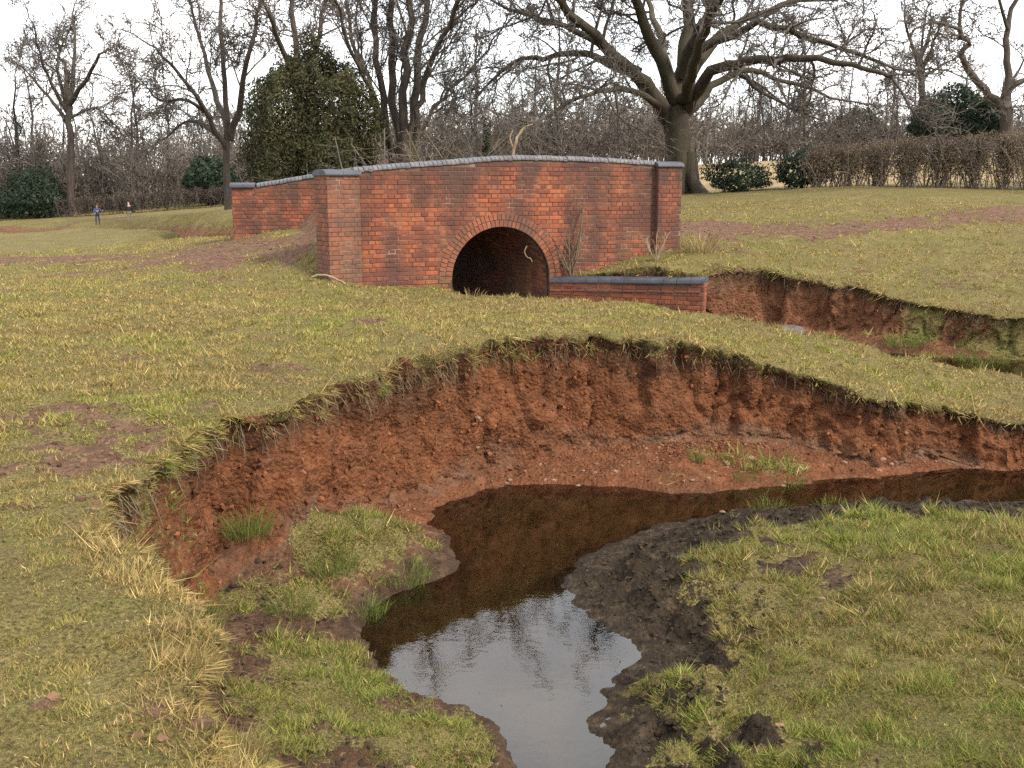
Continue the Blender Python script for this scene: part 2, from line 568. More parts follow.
a0 = bw(ARC_U - 1.05, -0.6); a1 = bw(ARC_U - 0.97 - SKEW * BW, BW + 0.8); a2 = bw(ARC_U + 0.97 - SKEW * BW, BW + 0.8); a3 = bw(ARC_U + 1.02, 0.2)
WW0 = np.array([bw(ARC_U + ARC_R + 0.02, -0.05)[0], bw(ARC_U + ARC_R + 0.02, -0.05)[1]])
WW1 = at_y(704, 290, 16.55)[:2]
CH = [tuple(a0), (-0.9, 16.0), (0.0, 15.3), (1.2, 14.55), (2.9, 13.75), (4.4, 13.1), (6.0, 12.4), (7.6, 11.9), (8.6, 11.3), (8.0, 10.8), (6.6, 10.55),
      # river cliff, right to left, its top edge as in the photograph
      xyY(1024, 425, 10.3), xyY(990, 412, 10.45), xyY(960, 402, 10.6), xyY(925, 404, 10.5), xyY(890, 402, 10.4), xyY(850, 388, 10.45), xyY(790, 370, 10.5), xyY(720, 354, 10.55), xyY(660, 337, 10.55),
      xyY(600, 331, 10.5), xyY(545, 337, 10.35), xyY(500, 347, 10.0), xyY(450, 354, 9.65), xyY(400, 366, 9.1), xyY(345, 380, 8.35), xyY(312, 392, 7.85), xyY(296, 412, 7.5), xyY(268, 436, 7.15),
      xyY(225, 440, 7.0), xyY(190, 460, 6.5), xyY(162, 485, 5.9), xyY(140, 512, 5.3), xyY(118, 545, 4.65), xyY(170, 586, 4.0), xyY(208, 622, 3.65), xyY(232, 672, 3.2), xyY(255, 745, 2.75),
      (-0.35, 2.1), (0.2, 0.6), (0.8, -6), (30, -6), (30, 13.5), (11.5, 13.6), (9.0, 14.1),
      # far bank of the upper reach, right to left
      xyY(1024, 322, 14.75), xyY(985, 316, 15.1), xyY(940, 303, 15.5), xyY(900, 292, 15.9), xyY(860, 286, 16.4), xyY(815, 283, 16.9), xyY(785, 283, 17.15), xyY(768, 272, 17.5), xyY(750, 274, 17.4), xyY(732, 290, 17.0),
      (WW1[0] + 0.30, WW1[1] + 0.15), (WW1[0] + 0.02, WW1[1] + 0.15), ((WW0[0] + WW1[0]) / 2, (WW0[1] + WW1[1]) / 2 + 0.19), (WW0[0] + 0.25, WW0[1] + 0.22), tuple(a3), tuple(a2), tuple(a1)]
CH = smooth_poly(CH, 2)
# edge properties: actual horizontal width of the bank face
def bank_width(x, y):
    w = np.full(np.shape(x), 0.16)
    near = sstep(5.2, 4.2, y) * (x < 2)               # grassy slope beside the camera
    w = w + near * 0.55
    w = w + sstep(6.9, 6.2, y) * (x < 0) * 0.22
    far = (y > 12.6) * (x > 3.2)
    w = w + far * 0.30
    w = np.where((y > 15.9) & (x < WW1[0] + 0.25), 0.10, w)
    right = sstep(4.6, 5.4, x) * (y < 11)
    w = w + right * 0.25
    return w


WPOOL = smooth_poly([xy(*p, 0) for p in
      [(1200, 455), (1024, 463), (930, 471), (850, 479), (760, 487), (690, 494), (640, 488), (560, 483), (500, 486), (455, 498), (425, 516), (432, 530), (452, 545), (450, 566), (405, 588), (362, 606),
       (345, 625), (362, 655), (388, 684), (425, 704), (470, 712), (505, 735), (515, 768), (520, 900), (640, 900), (618, 768), (592, 722), (606, 690), (634, 660),
       (640, 650), (596, 624), (568, 590), (574, 564), (604, 547), (650, 529), (700, 517), (770, 509), (860, 504), (960, 503), (1024, 504), (1200, 510)]], 1)
UPC = np.array([tuple(bw(ARC_U - SKEW * (BW + 3), BW + 3)), tuple(bw(ARC_U - SKEW * 2, 2)), tuple(bw(ARC_U + .1, -.8)), (1.6, 15.6), (3.4, 15.2), (5.0, 14.9), (6.6, 14.0), (8.4, 13.1), (10, 12.2)])
# the upstream reach beyond the bridge, towards the two people
UPS = np.array([tuple(bw(ARC_U - SKEW * BW, BW - 1)), tuple(bw(ARC_U - SKEW * BW - 1.0, BW + 3)), (-5.2, 25.5), xyY(205, 236, 27.5), xyY(235, 226, 33)[:2], xyY(185, 224, 38), xyY(130, 221, 47), xyY(98, 223, 49), xyY(60, 225, 46), xyY(30, 223, 52), xyY(-60, 220, 60)])


def seg_dist(x, y, P, closed=True, need=False):
    best = np.full(x.shape, 1e18)
    bx = np.zeros_like(x); by = np.zeros_like(x)
    n = len(P)
    for i in range(n if closed else n - 1):
        ax, ay = P[i]; cx, cy = P[(i + 1) % n]
        dx, dy = cx - ax, cy - ay
        L = dx * dx + dy * dy + 1e-12
        t = np.clip(((x - ax) * dx + (y - ay) * dy) / L, 0, 1)
        qx, qy = ax + t * dx, ay + t * dy
        d = (x - qx) ** 2 + (y - qy) ** 2
        m = d < best
        best = np.where(m, d, best)
        if need:
            bx = np.where(m, qx, bx); by = np.where(m, qy, by)
    best = np.sqrt(best)
    return (best, bx, by) if need else best


def inside(x, y, P):
    c = np.zeros(x.shape, bool)
    n = len(P)
    for i in range(n):
        x1, y1 = P[i]; x2, y2 = P[(i + 1) % n]
        if y1 == y2: continue
        hit = ((y1 > y) != (y2 > y)) & (x < (x2 - x1) * (y - y1) / (y2 - y1) + x1)
        c ^= hit
    return c


def blob(x, y, px, py, z, rx, ry, rot=0.0):
    cx, cy = at_z(px, py, z)[:2]
    dx, dy = x - cx, y - cy
    c, s = math.cos(rot), math.sin(rot)
    u, v = (dx * c + dy * s) / rx, (-dx * s + dy * c) / ry
    return np.exp(-(u * u + v * v))


def lower(x, y):
    """stream floor, bars and shelves below the banks"""
    dw = seg_dist(x, y, WPOOL)
    dw = np.where(inside(x, y, WPOOL), -dw, dw)
    dw = dw + 0.055 * noise2(x * 5.0, y * 5.0, 301) + 0.040 * noise2(x * 11, y * 11, 302)
    bar = sstep(-0.6, 0.4, x - 0.12 * (y - 4)) * (y < 9.6)
    z = np.where(dw < 0, -0.30 * np.minimum(-dw, 0.7), 0)
    pos = np.maximum(dw, 0)
    talus = 0.015 + 0.30 * np.minimum(pos, 0.8)
    # inside of the bend: low muddy beach rising to turf
    pbar = 0.012 + 0.06 * sstep(0.05, 0.6, pos) + 0.115 * np.minimum(pos, 4.0) + 0.05 * sstep(0.5, 1.2, pos)
    leftlow = 0.03 + 0.22 * np.minimum(pos, 1.5)
    isbar = sstep(-0.2, 0.3, x + 0.05 * (y - 5)) * sstep(9.9, 9.0, y)
    isleft = sstep(7.4, 6.6, y) * (1 - isbar)
    q = talus * (1 - isbar) * (1 - isleft) + pbar * isbar + leftlow * isleft
    z = np.where(dw > 0, q, z)
    # green mounds on the left shelf
    for px, py, rx, ry, h in [(390, 545, .42, .36, .17), (330, 560, .40, .34, .20), (270, 560, .42, .4, .18), (300, 598, .38, .26, .12), (440, 715, .30, .13, .03), (590, 600, .2, .3, .0)]:
        z = z + h * blob(x, y, px, py, 0.15, rx, ry) * (dw > -0.15)
    # upper reach
    du = seg_dist(x, y, UPC, False)
    zu = WLEV2 - 0.16 + 0.26 * sstep(0.25, 1.3, du) + 0.05 * fbm2(x * 2.2, y * 2.2, 41, 3)
    k = sstep(11.0, 11.8, y) * 1.0
    k = np.where((x > 8.6) & (y < 12.3), sstep(11.9, 12.6, y), k)
    return z * (1 - k) + zu * k, dw


BAND = 0.60


def axis(lo, f0, f1, hi, step, grow, cap=25.0, gl=None):
    gl = gl or grow
    mid = list(np.arange(f0, f1 + 1e-6, step))
    s, v, right = step, f1, []
    while v < hi:
        s = min(s * grow, cap); v += s; right.append(v)
    s, v, left = step, f0, []
    while v > lo:
        s = min(s * gl, cap); v -= s; left.append(v)
    return np.array(left[::-1] + mid + right)


STEP = 0.036
gx = axis(-700, -2.9, 7.0, 700, STEP, 1.055, gl=1.042)
gyy = axis(-300, 2.3, 16.6, 900, STEP, 1.05)
GX, GY = np.meshgrid(gx, gyy)
NX, NY = len(gx), len(gyy)
loc = (GX > -12) & (GX < 32) & (GY > -8) & (GY < 27)
Sd = np.full(GX.shape, -50.0)
dd, nbx, nby = seg_dist(GX[loc], GY[loc], CH, True, True)
ins = inside(GX[loc], GY[loc], CH)
s_ = np.where(ins, dd, -dd)
Sd[loc] = s_
nx_ = np.where(ins, 1, -1) * (GX[loc] - nbx) / np.maximum(dd, 1e-6)     # inward direction
ny_ = np.where(ins, 1, -1) * (GY[loc] - nby) / np.maximum(dd, 1e-6)
WX, WY = GX.copy(), GY.copy()
Tt = np.where(Sd > 0, 1.0, 0.0)
w = bank_width(nbx, nby)
# ragged lip: the edge line wanders
wob = 0.10 * noise2(nbx * 1.6, nby * 1.6, 5) 
wob = wob * np.where((nbx < WW1[0] + 0.3) & (nby > 15.9), 0.0, 1.0)
b = BAND
wob2 = 0.08 * noise2(nbx * 3.9, nby * 3.9, 6) + 0.06 * noise2(nbx * 9.5, nby * 9.5, 7)
wob2 = wob2 * np.where((nbx < WW1[0] + 0.3) & (nby > 15.9), 0.0, 1.0)
t_ = np.clip((s_ + b) / (2 * b), 0, 1)
Tt[loc] = t_
# horizontal profile across the face; slight overhang of the turf at the top, slump at the foot
prof = np.interp(t_, [0, 0.10, 0.2, 0.75, 1.0], [-0.5, -0.06, -0.22, 0.05, 0.5])
dnew = np.where(np.abs(s_) <= b, prof * w, 0)
fade = 0.8
out = np.abs(s_) > b
k_ = np.clip((np.abs(s_) - b) / fade, 0, 1)
dnew = np.where(out, np.sign(s_) * (0.5 * w + k_ * (b + fade - 0.5 * w)), dnew)
dnew = np.where(np.abs(s_) > b + fade, s_, dnew)
infl = np.clip(1 - (np.abs(s_) - b) / fade, 0, 1)
rough_band = np.clip(1 - np.abs(s_) / (b * 1.05), 0, 1) ** 0.6
move = dnew - s_ + (wob + wob2 * (1 - 0.45 * sstep(0.14, 0.55, t_))) * infl
lx, ly = GX[loc] + nx_ * move, GY[loc] + ny_ * move
WX[loc], WY[loc] = lx, ly

UP = upper(WX, WY)
LOWZ = np.zeros_like(UP); DW = np.full(UP.shape, 50.0)
l2 = loc & (Sd > -1.2)
LOWZ[l2], DW[l2] = lower(WX[l2], WY[l2])
sv = np.interp(Tt, [0, 0.09, 0.17, 0.8, 1.0], [0, 0.005, 0.09, 0.9, 1.0])
Z = UP * (1 - sv) + LOWZ * sv
far_dist = np.hypot(WX, WY)
# channel beyond the bridge: a soft cut
du2 = np.full(UP.shape, 99.0)
m2 = (GX > -45) & (GX < 5) & (GY > 19) & (GY < 75)
du2[m2] = seg_dist(WX[m2], WY[m2], UPS, False)
cut = sstep(1.9, 1.0, du2 + 0.35 * fbm2(WX * 0.9, WY * 0.9, 77, 2)) * (Tt < 0.5) * sstep(20.5, 22.5, WY)
Z = Z - cut * np.clip(Z - 0.35, 0, 1.0)

# ---- ground cover masks: grass R, dark mud plus painted lip shade G, brown rather than red soil B
facing = (Tt > 0.14) & (Tt < 0.97)
grass = np.ones_like(Z)
ln = fbm2(WX * 1.3, WY * 1.3, 11, 4)
l3 = fbm2(WX * 4.0, WY * 4.0, 15, 3)
mud_shade = np.zeros_like(Z)
brown = np.ones_like(Z)
# bare patches on the turf, located from the photograph
def patch(px, py, z, rx, ry, amt, rot=0.0):
    return amt * blob(WX, WY, px, py, z, rx, ry, rot)
bare = (patch(50, 432, 1.4, 1.9, 0.85, 0.62) + patch(110, 275, 1.43, 1.2, .4, .5) + patch(200, 283, 1.44, .7, .3, .6) + patch(300, 375, 1.43, .5, .15, .5) + patch(130, 410, 1.4, .6, .3, .4) + patch(365, 327, 1.45, .30, .28, 1.1) + patch(280, 367, 1.43, .28, .13, .9) + patch(345, 345, 1.45, .5, .2, .3)
        + patch(180, 725, 1.35, .22, .10, 1.0, -.4) + patch(235, 745, 1.30, .18, .2, 1.0) + patch(45, 715, 1.36, .06, .05, 1.0) + patch(155, 270, 1.43, 1.6, .5, .5) + patch(240, 285, 1.44, .9, .35, .6)
        + patch(60, 275, 1.43, 2.2, .7, .45) + patch(20, 470, 1.4, .5, .25, .5) + patch(120, 355, 1.42, .5, .2, .35) + patch(250, 420, 1.4, .4, .15, .2))
moles = patch(365, 327, 1.45, .26, .2, 1.0) + 0.5 * patch(280, 367, 1.43, .2, .12, 1.0)
Z = Z + 0.07 * moles + 0.03 * patch(45, 715, 1.36, .05, .05, 1.0)
# the track over the bridge
tr = np.array([xyY(0, 262, 21.5), xyY(130, 256, 20.5), xyY(230, 250, 19.2), tuple(bw(-1.0, 2.2)), tuple(bw(3, 2.3)), tuple(bw(U_END + 0.5, 2.2)), xyY(780, 228, 20.6), xyY(900, 222, 21.2), xyY(1024, 212, 22.2), xyY(1150, 205, 23.5)])
mt = (GX > -30) & (GX < 30) & (GY > 12) & (GY < 32)
dtr = np.full(Z.shape, 99.0)
dtr[mt] = seg_dist(WX[mt], WY[mt], tr, False)
bare = bare + sstep(1.5, 0.5, dtr + 0.5 * ln) * 0.95
bare = bare + 1.1 * np.clip(blob(WX, WY, 744, 285, 1.35, .45, .55), 0, 1)
bare = bare + patch(990, 240, 2.1, 3.5, 1.0, .45) + patch(850, 240, 2.0, 2.0, .5, .35) + patch(700, 240, 2.0, 1.0, .6, .5)
grass = grass - bare * (0.8 + 0.5 * l3)
grass = grass + 0.10 * ln - 0.45 * sstep(0.45, 1.0, fbm2(WX * 2.3, WY * 2.3, 17, 4) + 0.25 * ln) * sstep(30, 8, WY)
# dead straw edge etc. handled by the blades
up = Tt <= 0.5
# cliff face
fg = np.zeros_like(Z)
lipn = 0.14 + 0.05 * l3
face = (Tt > lipn)
grassy_far = np.where((WX > 3) & (WY > 12.5), 0.02 + 0.5 * fbm2(WX * 1.3, WY * 1.3, 21, 3) + 0.12 * sstep(4.9, 5.4, WX) + 0.55 * sstep(5.8, 6.5, WX), 0)
near_slope = sstep(4.9, 4.2, WY) * (WX < 1.5) * (0.74 + 0.40 * ln)
notch = sstep(6.9, 6.1, WY) * (WX < 0) * (0.35 + 0.4 * ln) * (1 - sstep(0, 1, near_slope))
fcov = np.clip(grassy_far + near_slope + notch, 0, 1)
grass = np.where(face & (Tt < 0.985), fcov, grass)
brown = np.where(face & (Tt < 0.985), np.where(WY > 12, 0.35, 0.10) + 0.5 * (WX < 0) * sstep(5.5, 4.6, WY), brown)
strat = sstep(0.70, 0.82, Tt + 0.08 * ln) * (Tt < 0.985) * (WY > 6.5) * (WY < 11)
brown = np.maximum(brown, strat * (0.55 + 0.4 * l3))
tops = sstep(0.45, 0.22, Tt + 0.10 * ln) * (Tt > 0.12)
lip_shade = np.where(Tt < 0.6, tops * 0.55, 0)  # shadow under the turf lip, painted as dark colour on the upper face
# floor of the channel
fl = (Tt >= 0.985) & l2
posd = np.maximum(DW, 0)
isbar = sstep(-0.2, 0.3, WX + 0.05 * (WY - 5)) * sstep(9.9, 9.0, WY)
barw = np.interp(WY, [3.5, 5.5, 6.6, 8.0, 9.5], [0.20, 0.30, 0.75, 1.15, 1.0]) * np.interp(WX, [2.6, 4.5], [1.0, 0.62])
barcov = sstep(-0.25, 0.35, posd - barw + 0.60 * ln + 0.40 * l3) - 0.55 * sstep(0.2, 0.75, l3 + 0.6 * ln) * sstep(2.0, 0.6, posd)
leftcov = np.zeros_like(Z)
for px, py, rx, ry, h in [(390, 545, .44, .40, 1.1), (330, 560, .5, .42, 1.2), (270, 560, .42, .4, 1.0), (300, 598, .45, .3, .9), (440, 715, .32, .12, .6), (340, 690, .6, .6, .95), (250, 600, .3, .4, .8), (390, 730, .7, .5, 1.1), (330, 640, .35, .3, .8), (300, 720, .6, .6, 1.1), (450, 750, .4, .4, .9), (300, 660, .4, .4, .9),
                          (560, 493, .1, .1, .2)]:
    leftcov = np.maximum(leftcov, patch(px, py, 0.15, rx, ry, h))
leftcov = leftcov * (0.85 + 0.4 * l3)
grass = grass - 1.3 * cut
brown = np.where(cut > 0.1, 0.45, brown)
grass = grass - patch(112, 221, 1.12, 2.3, 1.2, 1.0) - patch(75, 227, 1.12, 1.2, .8, 1.0) - patch(208, 236, 1.2, 1.3, .6, .9)
tal = patch(780, 462, .15, .40, .22, .75) + patch(700, 458, .15, .3, .2, .5) + patch(385, 500, .2, .12, .15, .6) + patch(670, 480, .05, .5, .12, .4)
upr = 0.25 + 0.5 * fbm2(WX * 1.5, WY * 1.5, 31, 3)
reach2 = WY > 11.3
fcv = np.where(reach2, upr, np.maximum(np.maximum(barcov * isbar, leftcov * (1 - isbar)), tal * (1 - isbar)))
fcv = np.where(DW < 0.02, 0, fcv)
grass = np.where(fl, fcv, grass)
mbar = isbar * sstep(2.0, 0.9, posd + 0.3 * ln)
mbar = np.maximum(mbar, 0.55 * isbar)
mleft = (1 - isbar) * (sstep(7.0, 6.3, WY) * 0.55 + 0.1)
mud_shade = np.where(fl, np.where(reach2, 0.45, np.maximum(mbar, mleft * 0.8)), lip_shade)
mud_shade = np.where(fl & ~(WY > 11.3), np.maximum(mud_shade, 0.75 * sstep(0.16, 0.03, DW) * (WY < 8.5)), mud_shade)
bedm = np.where(fl & ~(WY > 11.3), sstep(-0.05, -0.30, DW), 0)
brown = np.where(fl, np.where(WY > 8.2, 0.15, 0.75), brown)
grass = np.clip(grass, 0, 1)
bpit = np.where(fl & (DW >= 0), sstep(0.6, 0.2, grass), 0) * (1 - reach2)

# ---- relief
nearf = sstep(24, 12, far_dist)
Z = Z + np.where(Tt < 0.2, 1, 0) * (0.030 * fbm2(WX * 0.8, WY * 0.8, 51, 3) + nearf * 0.020 * fbm2(WX * 5, WY * 5, 52, 3) + nearf * 0.016 * noise2(WX * 11, WY * 11, 54) + nearf * np.clip(bare, 0, 1) * 0.035 * fbm2(WX * 7, WY * 7, 53, 3))
mudr = np.clip(isbar * sstep(1.3, 0.4, posd), 0, 1) * fl * sstep(0.08, 0.5, DW)
Z = Z + mudr * (0.095 * fbm2(WX * 3.6, WY * 3.6, 61, 4) - 0.055 * np.clip(noise2(WX * 6.0, WY * 6.0, 63), 0, 1) + 0.055 * noise2(WX * 10, WY * 10, 64) + 0.035 * rng.normal(0, 0.5, WX.shape))
Z = Z + fl * (DW > 0.05) * (1 - mudr) * (0.028 * fbm2(WX * 5, WY * 5, 65, 4))
Z = Z + fl * (np.abs(DW) < 0.25) * 0.010 * fbm2(WX * 7, WY * 7, 66, 3)
def worley(x, y, z, seed):
    best = np.full(x.shape, 9.0)
    ix, iy, iz = np.floor(x).astype(np.int64), np.floor(y).astype(np.int64), np.floor(z).astype(np.int64)
    for a in (-1, 0, 1):
        for b_ in (-1, 0, 1):
            for c in (-1, 0, 1):
                X, Y_, Z_ = ix + a, iy + b_, iz + c
                d = (X + _h(X, Y_, Z_, seed) - x) ** 2 + (Y_ + _h(X, Y_, Z_, seed + 1) - y) ** 2 + (Z_ + _h(X, Y_, Z_, seed + 2) - z) ** 2
                best = np.minimum(best, d)
    return np.sqrt(best)


Z = np.where(fl & (DW > 0.06) & (WY < 11.3), np.maximum(Z, 0.014), Z)
# cliff roughness: vertical ribs, blocks and slumped lumps, pushed out along the face normal
bandm = np.zeros(GX.shape); bandm[loc] = np.clip((0.5 - np.abs(Tt[loc] - 0.53)) / 0.14, 0, 1)
NXf = np.zeros(GX.shape); NYf = np.zeros(GX.shape); NXf[loc] = nx_; NYf[loc] = ny_
al = WX * 1.0 - WY * 0.9
bb = bandm > 0
rib = np.zeros(GX.shape)
bx_, by_, bz_ = WX[bb], WY[bb], Z[bb]
wx_ = bx_ + 0.05 * noise3(bx_ * 6, by_ * 6, bz_ * 6, 90); wy_ = by_ + 0.05 * noise3(bx_ * 6 + 5, by_ * 6, bz_ * 6, 91); wz_ = bz_ + 0.06 * noise3(bx_ * 6, by_ * 6 + 7, bz_ * 6, 92)
flute = 1 - np.abs(noise3(wx_ * 4.2, wy_ * 4.2, wz_ * 0.9, 71))                       # sharp grooves down the face
rb_ = -0.085 * np.clip(flute - 0.82, 0, 1) / 0.18
rb_ = rb_ + 0.10 * noise3(bx_ * 1.3, by_ * 1.3, bz_ * 1.6, 73) + 0.05 * noise3(bx_ * 3.3, by_ * 3.3, bz_ * 3.6, 74)
rb_ = rb_ + 0.045 * (0.5 - worley(wx_ * 6.0, wy_ * 6.0, wz_ * 4.2, 75)) * 1.6
rb_ = rb_ + 0.030 * (0.5 - worley(wx_ * 14, wy_ * 14, wz_ * 11, 78)) * 1.6
cav = np.clip(noise3(wx_ * 2.2, wy_ * 2.2, wz_ * 2.6, 79) - 0.35, 0, 1)
rb_ = rb_ - 0.13 * cav * sstep(0.2, 0.5, Tt[bb]) * sstep(0.95, 0.7, Tt[bb])
rb_ = rb_ + 0.012 * rng.normal(0, 1, bx_.shape)
rib[bb] = rb_
ledge = 0
steep = np.zeros(GX.shape); steep[loc] = np.where(w < 0.5, 1.0, 0.45)
WX = WX + NXf * bandm * steep * (rib + ledge)
WY = WY + NYf * bandm * steep * (rib + ledge)
Z = Z + bandm * steep * 0.02 * noise3(WX * 9, WY * 9, Z * 9, 76)
# lumpy lip
lipm = np.zeros(GX.shape); lipm[loc] = np.clip(1 - np.abs(Tt[loc] - 0.10) / 0.10, 0, 1)
Z = Z + lipm * (0.035 * noise2(WX * 6, WY * 6, 81) + 0.02 * noise2(WX * 13, WY * 13, 82))
# do not let the terrain poke through the deck
TER = np.stack([WX, WY, Z], -1)
idx = np.arange(NX * NY).reshape(NY, NX)
quads = np.stack([idx[:-1, :-1], idx[:-1, 1:], idx[1:, 1:], idx[1:, :-1]], -1).reshape(-1, 4)
cover = np.stack([grass, np.clip(mud_shade, 0, 1), np.clip(brown, 0, 1)], -1).reshape(-1, 3)
straw_f = sstep(31.5, 34, WY) * sstep(2.0, 6.0, WX)
cover2 = np.stack([straw_f, bedm, 0 * bedm], -1).reshape(-1, 3)
gme = mesh_np('ground', TER.reshape(-1, 3), quads, M['ground'], True, {'cover': cover, 'cover2': cover2})
obj('ground', gme, kind='structure')


def ground_z(x, y):
    """height of the upper land by direct evaluation (away from the banks)"""
    return float(upper(np.array([x]), np.array([y]))[0])


# ------------------------------------------------------------------ water
def sheet(name, P, z, mat):
    bm = bmesh.new()
    bm.faces.new([bm.verts.new((p[0], p[1], z)) for p in P])
    bmesh.ops.triangulate(bm, faces=bm.faces[:])
    me = bpy.data.meshes.new(name); bm.to_mesh(me); bm.free()
    me.materials.append(mat)
    return obj(name, me, kind='structure')


sheet('stream_pool_water', [(-3.0, 3.0), (14, 3.0), (14, 11.2), (7.2, 11.2), (5, 10.9), (-1.6, 10.6), (-3.0, 8)], 0.0, M['water'])
q0, q1 = bw(ARC_U - 1.3 - SKEW * BW - .8, BW + 3), bw(ARC_U + 1.3 - SKEW * BW - .8, BW + 3)
sheet('upper_stream_water', [tuple(q0), tuple(bw(ARC_U - 1.0, 0)), (-1.6, 15.6), (0.5, 14.0), (4, 12.6), (8.5, 11.6), (13, 11.8), (13, 14.5), (6.6, 16.2), (4.2, 17.5), (1.0, 17.2), tuple(q1)], WLEV2, M['water'])
ups2 = []
for i, p in enumerate(UPS[1:]):
    ups2.append((p[0], p[1]))
d_ = np.gradient(np.array(ups2), axis=0); d_ /= np.linalg.norm(d_, axis=1)[:, None]
lft = np.array(ups2) + np.stack([-d_[:, 1], d_[:, 0]], 1) * 0.8
rgt = np.array(ups2) - np.stack([-d_[:, 1], d_[:, 0]], 1) * 0.8
bm = bmesh.new()
va = [bm.verts.new((p[0], p[1], 0.50)) for p in lft]; vb = [bm.verts.new((p[0], p[1], 0.50)) for p in rgt]
for i in range(len(va) - 1): bm.faces.new((va[i], va[i + 1], vb[i + 1], vb[i]))
me = bpy.data.meshes.new('far_stream_water'); bm.to_mesh(me); bm.free(); me.materials.append(M['water'])
obj('far_stream_water', me, kind='structure')
# ------------------------------------------------------------------ the brick bridge
BASE = np.array([*bw(ARC_U, 0.0), 0.0])
bridge = empty('brick_bridge', BASE, 'old humped red brick bridge with one round arch and blue-grey coping', 'bridge', rz=TH)


def loc_uv(x, y):
    d = np.array([x, y]) - BASE[:2]
    return float(d @ BE), float(-(d @ BN))


CUBE_V = np.array([[-1, -1, -1], [1, -1, -1], [1, 1, -1], [-1, 1, -1], [-1, -1, 1], [1, -1, 1], [1, 1, 1], [-1, 1, 1]], float) * 0.5
CUBE_F = np.array([[0, 1, 5, 4], [1, 2, 6, 5], [2, 3, 7, 6], [3, 0, 4, 7], [4, 5, 6, 7], [3, 2, 1, 0]])
# chamfered brick: front face (-y) smaller than the body
def brick_shape(L, H, D, c=0.006):
    v = CUBE_V * np.array([L, D, H])
    f = v[[0, 1, 5, 4]].copy()
    f[:, 0] *= (L - 2 * c) / L; f[:, 2] *= (H - 2 * c) / H
    V = v.copy()
    V[[0, 1, 5, 4], 1] += c
    V = np.vstack([V, f])
    F = np.array([[8, 9, 10, 11], [0, 1, 9, 8], [1, 5, 10, 9], [5, 4, 11, 10], [4, 0, 8, 11], [1, 2, 6, 5], [2, 3, 7, 6], [3, 0, 4, 7], [4, 5, 6, 7], [3, 2, 1, 0]])
    return V, F


def join_bricks(items):
    """items: (centre(3), along(3), normal(3), L, H, D) -> V, F joined"""
    VV, FF = [], []
    r = np.random.default_rng(len(items) + 5)
    for i, (c, a, n, L, H, D) in enumerate(items):
        V, F = brick_shape(L * (1 - 0.03 * r.random()), H * (1 - 0.05 * r.random()), D)
        up = np.cross(a, -np.array(n)) if True else None
        up = up / np.linalg.norm(up)
        j = r.normal(0, 0.0022)
        W = np.array(c) + np.outer(V[:, 0], a) + np.outer(V[:, 1] - j, -np.array(n)) + np.outer(V[:, 2], up)
        VV.append(W); FF.append(F + 12 * i)
    return np.vstack(VV), np.vstack(FF)


def courses(u0, u1, zb, zt, keep=None, ch=0.075, slope=None):
    """English bond; yields u centre, z centre, length"""
    res = []
    k0, k1 = int(math.floor(zb / ch)), int(math.ceil(zt / ch))
    for k in range(k0, k1):
        st = k % 2 == 0
        L = 0.225 if st else 0.1125
        off = 0.0 if st else 0.05625
        n = int((u1 - u0) / L) + 3
        for i in range(-1, n):
            a, b_ = u0 + i * L - off, u0 + (i + 1) * L - off
            a, b_ = max(a, u0), min(b_, u1)
            if b_ - a < 0.04: continue
            res.append(((a + b_) / 2, (k + 0.5) * ch, b_ - a - 0.010))
    return [q for q in res if keep is None or keep(q[0], q[1])]


# top of the near parapet read off the photograph (underside of the coping about 0.1 m lower)
_top = [on_wall(px, py) for px, py in [(325, 170), (357, 167), (400, 163), (450, 159.5), (480, 157), (500, 155.5), (520, 154.8), (550, 155.2), (600, 157), (655, 160.5), (678, 161)]]
TU = np.array([t[0] - ARC_U for t in _top]); TZ = np.array([t[1] for t in _top])
CT = 0.083


def top_z(x): return float(np.interp(x, TU, TZ))


def arch_z(x):
    """underside of the opening"""
    if abs(x) >= ARC_R: return None
    return ARC_S + math.sqrt(ARC_R ** 2 - x * x)


XL, XR = U_P1 - ARC_U - 0.05, U_P2 - ARC_U + 0.05
TK = 0.34
ZB = 0.15


def wall_core(xs, zb, zt, y0, y1):
    V, F = [], []
    for x in xs:
        b_, t = zb(x), zt(x)
        V += [(x, y0, b_), (x, y0, t), (x, y1, t), (x, y1, b_)]
    for i in range(len(xs) - 1):
        o = 4 * i
        for a, c in ((0, 1), (1, 2), (2, 3), (3, 0)):
            F.append((o + a, o + c, o + 4 + c, o + 4 + a))
    e = 4 * (len(xs) - 1)
    F.append((0, 3, 2, 1)); F.append((e, e + 1, e + 2, e + 3))
    return np.array(V, float), np.array(F)


xs = sorted(set(list(np.arange(XL, XR, 0.06)) + [XR] + list(ARC_R * np.cos(np.linspace(0, math.pi, 41)))))
RO = 0.012
def zb_near(x):
    return ARC_S + math.sqrt(max((ARC_R) ** 2 - x * x, 0)) if abs(x) < ARC_R - 1e-6 else ZB
V, F = wall_core(xs, zb_near, lambda x: top_z(x) - CT, 0.0, TK)
spandrel = obj('spandrel_wall', mesh_np('spandrel_wall', V, F, M['mortar']), bridge)


RING = 0.235
def keep_near(x, z):
    if z > top_z(x) - CT - 0.03: return False
    if abs(x) < ARC_R + 0.13 and z < ARC_S: return abs(x) > ARC_R + 0.045
    if z >= ARC_S and math.hypot(x, z - ARC_S) < ARC_R + RING - 0.02: return False
    return True


